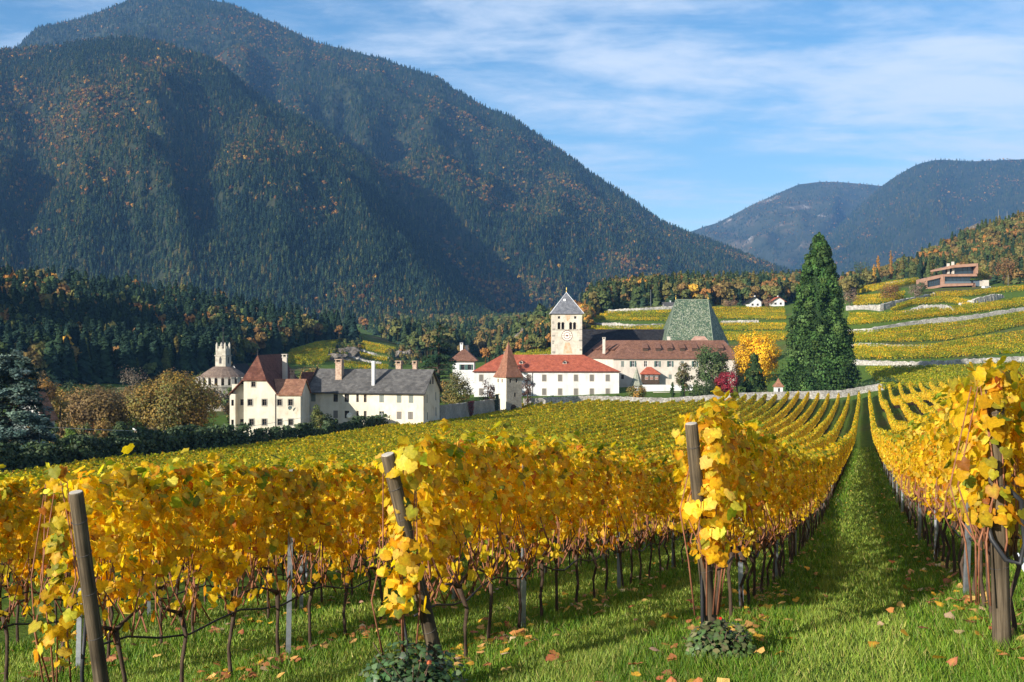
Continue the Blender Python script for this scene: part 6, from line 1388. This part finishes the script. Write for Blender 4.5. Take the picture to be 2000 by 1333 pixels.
# rocks
def rock(px_, py_, w, h, lab, seed, ymin=350):
    p, ok = hit([px_], [py_], ymin)
    if not ok[0]: return
    bm = bmesh.new(); bmesh.ops.create_icosphere(bm, subdivisions=3, radius=1)
    for v in bm.verts:
        n = mnoise.fractal(v.co*1.6 + Vector((seed*3.1, 0, 0)), .9, 2.1, 5); v.co *= 1 + .55*n; v.co = Vector((v.co.x*w, v.co.y*w*.6, v.co.z*h))
    me = bpy.data.meshes.new("rock"); bm.to_mesh(me); bm.free(); me.materials.append(rubble_d); o = link("rock_outcrop", me); o.location = p[0]; tag(o, lab, "rock")
rubble_d = mat_noise("weathered_rock", [(0.3, (0.05, 0.042, 0.032)), (0.5, (0.12, 0.10, 0.08)), (0.7, (0.26, 0.235, 0.20))], scale=.7, detail=10, bump=1.0, bscale=2.5)
rock(678, 695, 7, 3.5, "brown rock outcrop between the knoll's green and golden rows", 1); rock(655, 703, 6, 2.5, "low rock ledge on the knoll's shaded flank", 2); rock(790, 700, 6, 4, "rocky bluff at the right end of the knoll", 3)
rock(1035, 665, 8, 6, "grey crag in the autumn scrub left of the bell tower", 4); rock(1010, 688, 6, 4, "lower grey crag behind the small tower's spire", 5); rock(1925, 456, 16, 7, "grey cliff on the wooded hilltop", 6, 600)

# ------------------------------------------------------------------ single trees and shrubs
tree_leaf = mat_leaf("tree_leaf", trans=.25, rough=.6, objvar=0, tr_tint=(1, 1, .5)); needle = mat_leaf("needle_leaf", trans=.08, rough=.7, objvar=0, spec=.1)
def limbs(mb, H, W, r, n=7, base=.15, tr=None):
    tr = tr or H*.02; mb.tube([(0, 0, -.8), (r.normal(0, .02)*H, r.normal(0, .02)*H, H*.3), (r.normal(0, .03)*H, r.normal(0, .03)*H, H*.62), (0, 0, H*.88)], [tr*1.3, tr, tr*.65, tr*.2], 8)
    for i in range(n):
        a = r.random()*6.283; h = H*(base+.5*r.random()); e = W*(.55+.4*r.random())
        mb.tube([(0, 0, h), (math.cos(a)*e*.45, math.sin(a)*e*.45, h+H*.12), (math.cos(a)*e, math.sin(a)*e, h+H*(.16+.12*r.random()))], [tr*.5, tr*.3, tr*.08], 5)
def place(px_, pyb, Y): X = Xp(px_, Y); return Vector((X, Y, gz1(X, Y)))
def broad(name, px_, pytop, Y, wpx, pal, wts, lab, seed, n=2600, leaf=.36, low=.12, cat="tree", dens=1.0, K=34, group=None, base=None):
    p = base or place(px_, 0, Y); H = Zp(pytop, Y)-p.z; W = wpx*Y/F/2; r = np.random.default_rng(seed); e = empty(name, p)
    mb = MB(); limbs(mb, H, W, r, base=low+.1); part(mb, "trunk", bark, e, uv=False, smooth=True)
    d = unit(r.normal(0, 1, (K, 3))); cc = d*np.array([W*.74, W*.74, H*(1-low)*.40])*(.35+.65*r.random((K, 1))**.5); cc[:, 2] += H*(low + (1-low)*(.47 if low <= .02 else .52))
    cr = (.22+.20*r.random((K, 1)))*W; idx = r.integers(0, K, n); dd = unit(r.normal(0, 1, (n, 3)))
    pos = cc[idx] + dd*cr[idx]*(.55+.5*r.random((n, 1)))*np.array([1, 1, .85]); pos[:, 2] = np.maximum(pos[:, 2]*H/pos[:, 2].max(), H*low*.6)
    c = pick(pal, wts, K, r, .15)[idx]*(.8+.4*r.random((n, 1)))
    out = unit(pos - np.array([0, 0, H*.5])); V, Fc, C = leaves(pos, dd*.7 + out*.5 + [0, 0, .35] + r.normal(0, .35, (n, 3)), r.normal(0, 1, (n, 3)), leaf*(.7+.6*r.random(n)), c, 2)
    link("crown", mesh_np("crown", V, Fc, tree_leaf, col=C), e); tag(e, lab, cat, group); return e
def cone_tree(name, px_, pytop, Y, wpx, pal, wts, lab, seed, n=4000, leaf=.5, power=.8, droop=-.35, layered=0, low=.02, lump=0.0, cat="tree", base=None, group=None):
    p = base or place(px_, 0, Y); H = Zp(pytop, Y)-p.z; W = wpx*Y/F/2; r = np.random.default_rng(seed); e = empty(name, p)
    mb = MB(); mb.tube([(0, 0, -.8), (0, 0, H*.5), (0, 0, H*.95)], [H*.025, H*.015, .03], 8); part(mb, "trunk", bark, e, uv=False, smooth=True)
    if layered:      # tiers of spreading branches
        nb = layered; hb = low + (1-low)*np.sort(r.random(nb))**.9; ab = r.random(nb)*6.283; lb = W*((1-hb)**power)*(.72+.45*r.random(nb)) + .3
        k = n//nb; t = r.random((nb, k))**.7; sp = (r.random((nb, k))-.5)*.55*lb[:, None]*(t*(1.15-t)+.12)*1.6
        x = np.cos(ab)[:, None]*lb[:, None]*t - np.sin(ab)[:, None]*sp; y = np.sin(ab)[:, None]*lb[:, None]*t + np.cos(ab)[:, None]*sp
        z = hb[:, None]*H + lb[:, None]*(t*.10 + droop*t**2) + r.normal(0, .06*W, (nb, k))*.5
        pos = np.stack([x, y, z], -1).reshape(-1, 3); m = len(pos)
        tip = np.stack([np.cos(ab)[:, None]+0*t, np.sin(ab)[:, None]+0*t, -.25+0*t], -1).reshape(-1, 3) + r.normal(0, .35, (m, 3)); nr = np.tile([[0, 0, 1.]], (m, 1)) + r.normal(0, .3, (m, 3)) + tip*.25
        c = np.repeat(pick(pal, wts, nb, r, .18), k, 0)*(.75+.5*r.random((m, 1)))
        bmb = MB()
        for i in range(0, nb, 2): bmb.tube([(0, 0, hb[i]*H-.02*H), (math.cos(ab[i])*lb[i]*.9, math.sin(ab[i])*lb[i]*.9, hb[i]*H + lb[i]*.9*(.1+droop*.9))], [.012*H*(1-hb[i])+.03, .02], 4, False)
        part(bmb, "branches", bark, e, uv=False)
        V, Fc, C = leaves(pos, nr, tip, leaf*(.7+.6*r.random(m)), c, 2)
    else:            # dense rounded boughs
        K = int(90 + 430*(lump > 0)); hk = low + (1-low)*r.random(K)**1.25*.97; ak = r.random(K)*6.283; rk = W*(np.clip(1-hk, 0, 1)**power)*(.52+.40*r.random(K)); cr = (W*(.13+.13*r.random(K))*(1-hk*.72))[:, None]
        cc = np.stack([np.cos(ak)*rk, np.sin(ak)*rk, hk*H], -1); idx = r.integers(0, K, n); dd = unit(r.normal(0, 1, (n, 3)))
        pos = cc[idx] + dd*cr[idx]*(.75+.35*r.random((n, 1)))*np.array([1, 1, 1.25]); pos[:, 2] = np.maximum(pos[:, 2], .1)
        # spire
        m2 = n//14; hh = .8+.2*r.random(m2); a2 = r.random(m2)*6.283; r2 = W*(1.0-hh)**power*.75*r.random(m2); pos = np.concatenate([pos, np.stack([np.cos(a2)*r2, np.sin(a2)*r2, hh*H], -1)]); dd = np.concatenate([dd, np.stack([np.cos(a2), np.sin(a2), .5+0*a2], -1)])
        c = np.concatenate([pick(pal, wts, K, r, .34)[idx], pick(pal, wts, m2, r, .15)])*(.75+.5*r.random((n+m2, 1))); m = n+m2
        V, Fc, C = leaves(pos, dd + [0, 0, .25] + r.normal(0, .3, (m, 3)), dd*.5 + r.normal(0, .6, (m, 3)) + [0, 0, .2], leaf*(.65+.6*r.random(m)), c, 2)
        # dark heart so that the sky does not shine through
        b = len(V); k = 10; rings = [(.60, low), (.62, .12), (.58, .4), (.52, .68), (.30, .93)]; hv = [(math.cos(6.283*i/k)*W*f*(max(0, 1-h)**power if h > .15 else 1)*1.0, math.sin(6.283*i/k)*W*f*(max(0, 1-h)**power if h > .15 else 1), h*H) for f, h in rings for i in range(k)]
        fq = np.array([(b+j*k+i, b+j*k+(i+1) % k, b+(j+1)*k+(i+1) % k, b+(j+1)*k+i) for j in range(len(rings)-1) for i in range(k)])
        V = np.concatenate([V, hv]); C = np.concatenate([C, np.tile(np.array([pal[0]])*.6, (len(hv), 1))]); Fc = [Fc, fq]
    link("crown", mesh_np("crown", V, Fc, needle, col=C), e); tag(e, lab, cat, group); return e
DKG = [(0.022,0.05,0.016),(0.035,0.075,0.022),(0.055,0.10,0.03)]
cone_tree("giant_sequoia", 1600, 455, 276, 162, [(0.028,0.062,0.016),(0.045,0.092,0.022),(0.07,0.125,0.032)], [4,5,3], "giant dark green sequoia towering over the vineyard wall", 1, 60000, .52, .62, lump=1)
broad("ginkgo_tree", 1478, 642, 286, 112, [(0.72,0.40,0.012),(0.80,0.50,0.02),(0.62,0.30,0.01),(0.55,0.45,0.03)], [5,4,3,1], "bright yellow ginkgo between the convent and the giant sequoia", 2, 11000, .38, .08, K=54)
broad("evergreen_oak", 1388, 672, 282, 78, [(0.05,0.085,0.025),(0.075,0.11,0.035),(0.10,0.12,0.05)], [3,3,2], "rounded grey-green evergreen tree before the convent", 3, 5200, .42, .05, K=40)
cone_tree("dark_fir", 1473, 690, 273, 58, [(0.025,0.05,0.012),(0.05,0.075,0.02),(0.09,0.09,0.025)], [3,3,1], "dark conical fir in front of the yellow ginkgo", 4, 5500, .42, .6)
broad("red_maple", 1421, 724, 268, 60, [(0.24,0.02,0.03),(0.33,0.03,0.05),(0.16,0.015,0.02)], [3,2,2], "crimson maple between the dark fir and evergreen tree", 5, 2600, .34, .1)
broad("olive_tree", 1336, 705, 279, 44, [(0.11,0.10,0.04),(0.16,0.12,0.05),(0.07,0.09,0.03)], [3,2,2], "brownish-green tree at the right end of the convent windows", 6, 1800, .36, .12)
broad("dark_shrubbery", 1372, 740, 266, 70, [(0.05,0.085,0.025),(0.07,0.11,0.03),(0.035,0.06,0.02)], [3,2,2], "dark green shrub mass below the evergreen tree", 7, 3200, .34, .0, "shrub")
broad("bare_birch", 1441, 696, 288, 36, [(0.32,0.22,0.16),(0.40,0.30,0.22)], [1,1], "pale half-bare tree between maple and ginkgo", 8, 700, .26, .1)
for px_, s in ((1313.5, 9), (1333.5, 10)): cone_tree("cypress", px_, 747, 262, 13, [(0.03,0.06,0.015),(0.05,0.085,0.02)], [1,1], "slim dark cypress column behind the vineyard wall", s, 900, .24, .35, group="two slim cypresses")
broad("rusty_shrub", 1244, 752, 262, 52, [(0.28,0.16,0.04),(0.20,0.15,0.04),(0.38,0.20,0.04),(0.12,0.12,0.03)], [3,3,2,2], "rusty autumn shrub before the garden pavilion", 11, 2000, .3, .05, "shrub")
for px_, pt, w, s, l in ((1080,772,24,12,"small green shrub at the foot of the white range"),(1112,776,26,13,"rounder green shrub under the white range's third window"),(1140,780,20,14,"tawny shrub under the white range"),(1178,774,34,15,"straggling olive shrub at the white range's right corner"),(1205,772,26,16,"tawny hedge shrub beside the white range's right corner"),(1040,778,30,17,"low dark shrub right of the small tower")):
    broad("wall_shrub", px_, pt, 264, w, [(0.08,0.10,0.03),(0.16,0.14,0.05),(0.24,0.17,0.05)] if "taw" in l or "olive" in l else [(0.04,0.08,0.025),(0.06,0.11,0.03),(0.05,0.09,0.03)], [2,2,1], l, s, 700, .24, .0, "shrub", K=14)
broad("garden_bush", 1735, 735, 268, 60, [(0.035,0.07,0.02),(0.06,0.10,0.03),(0.08,0.12,0.04)], [3,2,1], "dark laurel shrub right of the giant sequoia", 18, 1800, .34, .0, "shrub")
broad("garden_bush", 1690, 745, 266, 46, [(0.035,0.07,0.02),(0.05,0.085,0.025),(0.07,0.11,0.03)], [3,2,1], "low dark shrub at the right foot of the giant sequoia", 19, 1400, .32, .0, "shrub")
cone_tree("cedar", 857, 632, 292, 96, [(0.02,0.045,0.02),(0.03,0.06,0.025),(0.045,0.08,0.035)], [3,3,1], "dark green layered cedar beside the white house", 20, 7500, .45, .55, -.18, 90, .06)
broad("quince_tree", 894, 724, 243, 80, [(0.20,0.16,0.04),(0.14,0.13,0.035),(0.28,0.20,0.05),(0.09,0.10,0.03)], [3,3,2,2], "olive-gold bushy tree behind the shaded garden wall", 21, 3400, .32, .1)
broad("creeping_beech", 955, 738, 246, 40, [(0.06,0.03,0.025),(0.10,0.05,0.035),(0.14,0.07,0.04)], [2,2,1], "dark brown sparse tree left of the small tower", 22, 900, .26, .1)
broad("creeping_beech", 1030, 728, 248, 34, [(0.06,0.03,0.025),(0.10,0.045,0.03),(0.13,0.07,0.04)], [2,2,1], "dark brown sparse tree right of the small tower", 23, 800, .26, .1)
cone_tree("blue_cedar", 22, 684, 122, 190, [(0.075,0.12,0.10),(0.10,0.15,0.125),(0.14,0.195,0.165),(0.05,0.085,0.07)], [3,3,2,2], "large blue-green cedar with layered drooping boughs", 24, 22000, .34, .45, -.2, 150, .02)
WAL = [(0.17,0.11,0.025),(0.23,0.15,0.03),(0.12,0.085,0.025),(0.28,0.19,0.03),(0.15,0.14,0.03)]
broad("walnut_tree", 337, 720, 196, 205, WAL, [3,3,2,2,2], "broad golden-brown walnut tree left of the manor house", 25, 22000, .36, .0, K=110)
broad("walnut_tree", 190, 748, 205, 185, [(0.19,0.125,0.045),(0.24,0.155,0.045),(0.14,0.10,0.04),(0.30,0.18,0.03)], [3,3,2,1], "brown thinning walnut tree beyond the overhead cable", 26, 16000, .36, .0, K=90)
broad("autumn_tree", 92, 738, 232, 80, [(0.30,0.15,0.03),(0.24,0.12,0.03),(0.14,0.09,0.03)], [3,2,2], "orange-brown tree behind the hidden house's roof", 27, 2600, .34, .08)
broad("autumn_tree", 45, 700, 240, 60, [(0.45,0.25,0.03),(0.35,0.16,0.02),(0.20,0.18,0.04)], [2,2,2], "yellow and orange tree rising behind the blue cedar", 28, 1500, .36, .1)
broad("autumn_tree", 120, 752, 200, 40, [(0.30,0.19,0.04),(0.20,0.15,0.04)], [1,1], "small golden tree under the overhead cable", 29, 900, .3, .0, base=place(118, 0, 186))
broad("green_tree", 135, 742, 245, 60, [(0.04,0.07,0.03),(0.06,0.09,0.035)], [1,1], "dark green tree behind the orange-brown tree", 30, 1600, .36, .05)
broad("bare_tree", 258, 712, 262, 70, [(0.16,0.13,0.10),(0.22,0.17,0.12)], [1,1], "greyish leafless tree behind the walnut trees", 31, 1100, .28, .05)
broad("autumn_tree", 345, 718, 262, 80, [(0.34,0.20,0.06),(0.26,0.16,0.05)], [1,1], "tawny tree between walnut crown and round chapel", 32, 1800, .34, .05)
broad("autumn_tree", 445, 706, 288, 30, [(0.42,0.26,0.06),(0.34,0.19,0.05)], [1,1], "small tawny tree right of the chapel lantern", 33, 900, .32, .05)
broad("autumn_tree", 612, 706, 262, 64, [(0.38,0.19,0.07),(0.30,0.16,0.05),(0.42,0.26,0.07)], [1,1,1], "orange shrub crown showing over the link building's red roof", 34, 1700, .34, .05)
broad("garden_tree", 623, 790, 172, 52, [(0.06,0.08,0.02),(0.09,0.11,0.025),(0.14,0.13,0.03)], [3,3,1], "round dark green tree in the corner of manor and long house", 35, 2600, .24, .03, K=26)
for px_, pt, Yv, w, s, pal, l in ((140,836,158,40,36,[(0.10,0.16,0.02),(0.14,0.20,0.03)],"bright green shrub beneath the brown walnut"),(170,828,165,44,37,[(0.36,0.15,0.05),(0.28,0.16,0.05)],"reddish shrub beneath the brown walnut"),(215,846,160,60,38,[(0.10,0.13,0.035),(0.16,0.15,0.05)],"olive shrub between the walnut trees"),(110,850,160,36,39,[(0.40,0.27,0.06),(0.22,0.18,0.05)],"straw-yellow shrub near the low outbuilding")):
    broad("garden_shrub", px_, pt, Yv, w, pal, [1]*len(pal), l, s, 900, .24, .0, "shrub", K=16)
# the row of orchard shrubs between vineyard and houses
_rs = np.random.default_rng(88)
def orchard_shrub(seed):
    r = np.random.default_rng(seed); n = 430; H, W = 2.6, 1.15; d = unit(r.normal(0, 1, (n, 3))); hh = r.random(n)**.8
    pos = np.stack([d[:, 0]*W*(1-.45*hh), d[:, 1]*W*(1-.45*hh), .1+hh*H], -1)*(.55+.5*r.random((n, 1)))**[1, 1, 0]
    V, Fc, C = leaves(pos, d+[0, 0, .4]+r.normal(0, .4, (n, 3)), r.normal(0, 1, (n, 3))+[0, 0, .5], .26*(.7+.6*r.random(n)), pick([(0.035,0.06,0.024),(0.05,0.08,0.03),(0.075,0.105,0.045)], [3,3,2], n, r, .2), 2)
    return mesh_np("crown", V, Fc, tree_leaf, col=C)
OS = [orchard_shrub(i) for i in range(6)]
tm = MB(); tm.tube([(0, 0, -.4), (0, 0, 1.9)], [.06, .03], 5, False); TM_ = tm.mesh("stem", bark)
Yv = 92.0
while Yv < 196:
    X = float(left_edge(Yv)) - 1.6 + _rs.normal(0, .3)
    for lane in range(2 if Yv < 150 else 1):
        Xl = X - lane*2.4 + _rs.normal(0, .2); o = empty("orchard_shrub", (Xl, Yv, gz1(Xl, Yv)), _rs.random()*6.28); s = (.9+.4*_rs.random())*(1.3 if Yv < 150 else 1.05); o.scale = (s, s, s)
        link("crown", OS[_rs.integers(6)], o); link("stem", TM_, o); tag(o, "dark green orchard shrub in the row between vineyard and houses", "shrub", "orchard shrubs along the vineyard's lower edge")
    Yv += 1.45 if Yv < 150 else 1.05
# trees on the hill 
cone_tree("poplar", 1715, 499, 640, 12, [(0.40,0.20,0.04),(0.30,0.15,0.04)], [1,1], "orange poplar column nearest the villa side field", 41, 700, .5, .3); cone_tree("poplar", 1740, 489, 680, 11, [(0.34,0.17,0.04),(0.24,0.13,0.04)], [1,1], "taller rust poplar column on the hill crest", 42, 700, .5, .3); cone_tree("poplar", 1707, 516, 600, 11, [(0.50,0.28,0.04),(0.36,0.18,0.04)], [1,1], "short yellow-orange poplar column below the other poplars", 43, 600, .5, .3)
def hill_tree(name, px_, pyb, pyt, w, pal, lab, seed, ymin=380, n=1400, leaf=.4):
    q, ok = hit([px_], [pyb], ymin)
    if not ok[0]: return
    b = Vector(q[0]); broad(name, px_, pyt, b.y, w, pal, [1]*len(pal), lab, seed, n, leaf, .06, base=b)
hill_tree("round_chestnut", 1738, 590, 552, 52, [(0.20,0.10,0.03),(0.28,0.14,0.04),(0.14,0.08,0.03)], "round russet tree on the golden field left of the villa", 44)
hill_tree("bare_tree", 1660, 600, 562, 40, [(0.20,0.14,0.10),(0.26,0.16,0.09)], "thin bare brown tree right of the sequoia's crown", 45, n=600)
hill_tree("bare_tree", 1788, 588, 556, 34, [(0.20,0.15,0.11),(0.26,0.19,0.13)], "greyish bare tree beside the russet round tree", 46, n=600)
hill_tree("dark_bush", 1800, 575, 550, 26, [(0.04,0.07,0.03),(0.06,0.09,0.035)], "dark evergreen bush at the villa's left corner", 47, n=700)
hill_tree("green_oak", 1683, 560, 508, 50, [(0.07,0.11,0.05),(0.10,0.14,0.06)], "tall green tree left of the poplars", 48, 450, 1500, .5)
hill_tree("rust_tree", 1471, 585, 553, 32, [(0.26,0.12,0.05),(0.20,0.10,0.05)], "rust-coloured tree above the hamlet houses", 49, 500, 1000, .5)
hill_tree("rust_tree", 1425, 603, 584, 40, [(0.20,0.13,0.08),(0.26,0.16,0.09)], "brown bare tree in front of the flat-roofed white house", 50, 450, 700, .4)
hill_tree("rust_tree", 1500, 603, 582, 30, [(0.20,0.12,0.08),(0.25,0.15,0.09)], "brown bare tree between the hamlet's gabled house and chalet", 51, 450, 600, .4)
hill_tree("yellow_tree", 1920, 556, 520, 44, [(0.22,0.22,0.04),(0.30,0.22,0.04)], "yellow-green tree behind the villa's right end", 52, 500, 1200, .45)
hill_tree("russet_tree", 1965, 556, 500, 60, [(0.30,0.15,0.05),(0.22,0.12,0.05)], "large russet tree above the street lamp pole", 53, 500, 1600, .45)
# gardens between the shrub row and the wooded hill
_gs = np.random.default_rng(66)
GP = [[(0.20,0.13,0.05),(0.14,0.10,0.04)],[(0.06,0.09,0.03),(0.09,0.12,0.035)],[(0.30,0.18,0.05),(0.22,0.13,0.04)],[(0.11,0.13,0.04),(0.16,0.14,0.05)]]
for i in range(46):
    Yg = _gs.uniform(205, 330); pxg = _gs.uniform(-60, 470) if i % 3 else _gs.uniform(430, 900); p_ = place(pxg, 0, Yg); H_ = _gs.uniform(3.5, 8)
    broad("garden_tree", pxg, 666.5 - (p_.z + H_)*F/Yg, Yg, _gs.uniform(3.5, 8)*F/Yg, GP[i % 4], [1, 1], ["brown garden tree", "dark green garden tree", "orange garden tree", "olive garden tree"][i % 4] + " filling the ground behind the houses and walnut trees", 300+i, 700, .38, .02, K=18, group=["brown", "dark green", "orange", "olive"][i % 4] + " garden trees behind the houses")

wood("knoll_scrub", [(640,700),(660,672),(700,655),(712,668),(700,690),(668,708)], 110, 400, 3.2, .85, 71, "brown scrub on the rocky middle of the knoll", atint=(.2, .15))
wood("knoll_scrub_right", [(760,690),(800,680),(830,712),(760,722)], 90, 400, 4, .7, 72, "scrub at the right foot of the knoll", atint=(.25, .2))
for i, (px_, Yg, w_, h_) in enumerate([(100,152,40,3.6),(128,160,44,4.2),(165,158,46,3.6),(200,166,50,4.0),(238,172,46,3.4),(300,170,50,2.8),(350,172,54,3.0),(395,174,50,2.6),(428,176,40,2.6),(60,160,50,4.4)]):
    p_ = place(px_, 0, Yg); broad("garden_shrub", px_, 666.5-(p_.z+h_)*F/Yg, Yg, w_, GP[(i*3+1) % 4], [1, 1], ["brown", "dark green", "orange", "olive"][(i*3+1) % 4] + " garden shrub between the orchard shrubs and the walnut trees", 400+i, 1000, .26, .0, "shrub", K=18, group=["brown", "dark green", "orange", "olive"][(i*3+1) % 4] + " shrubs under the walnut trees")
for px_, pt, w_, s_ in ((1712, 742, 44, 420), (1758, 745, 40, 421)):
    broad("laurel_shrub", px_, pt, 271, w_, [(0.035,0.07,0.02),(0.06,0.10,0.03),(0.08,0.12,0.04)], [3,2,1], "laurel shrub on the bank behind the wall, right of the sequoia", s_, 1100, .3, .0, "shrub", group="laurels on the bank right of the sequoia")
# ------------------------------------------------------------------ air
def haze():
    mb = MB(); mb.box(-9500, 9500, -400, 9800, -120, 1440)
    m = bpy.data.materials.new("haze_air"); m.use_nodes = True; nt = m.node_tree; nt.nodes.clear()
    out = nt.nodes.new('ShaderNodeOutputMaterial'); v = nt.nodes.new('ShaderNodeVolumePrincipled')
    v.inputs['Density'].default_value = 0.000066; v.inputs['Color'].default_value = (0.22, 0.5, 1.0, 1); v.inputs['Anisotropy'].default_value = 0.0
    nt.links.new(v.outputs[0], out.inputs['Volume'])
    o = mb.build("haze", m); tag(o, "pale blue haze filling the valley air", "haze", kind="stuff")
haze()
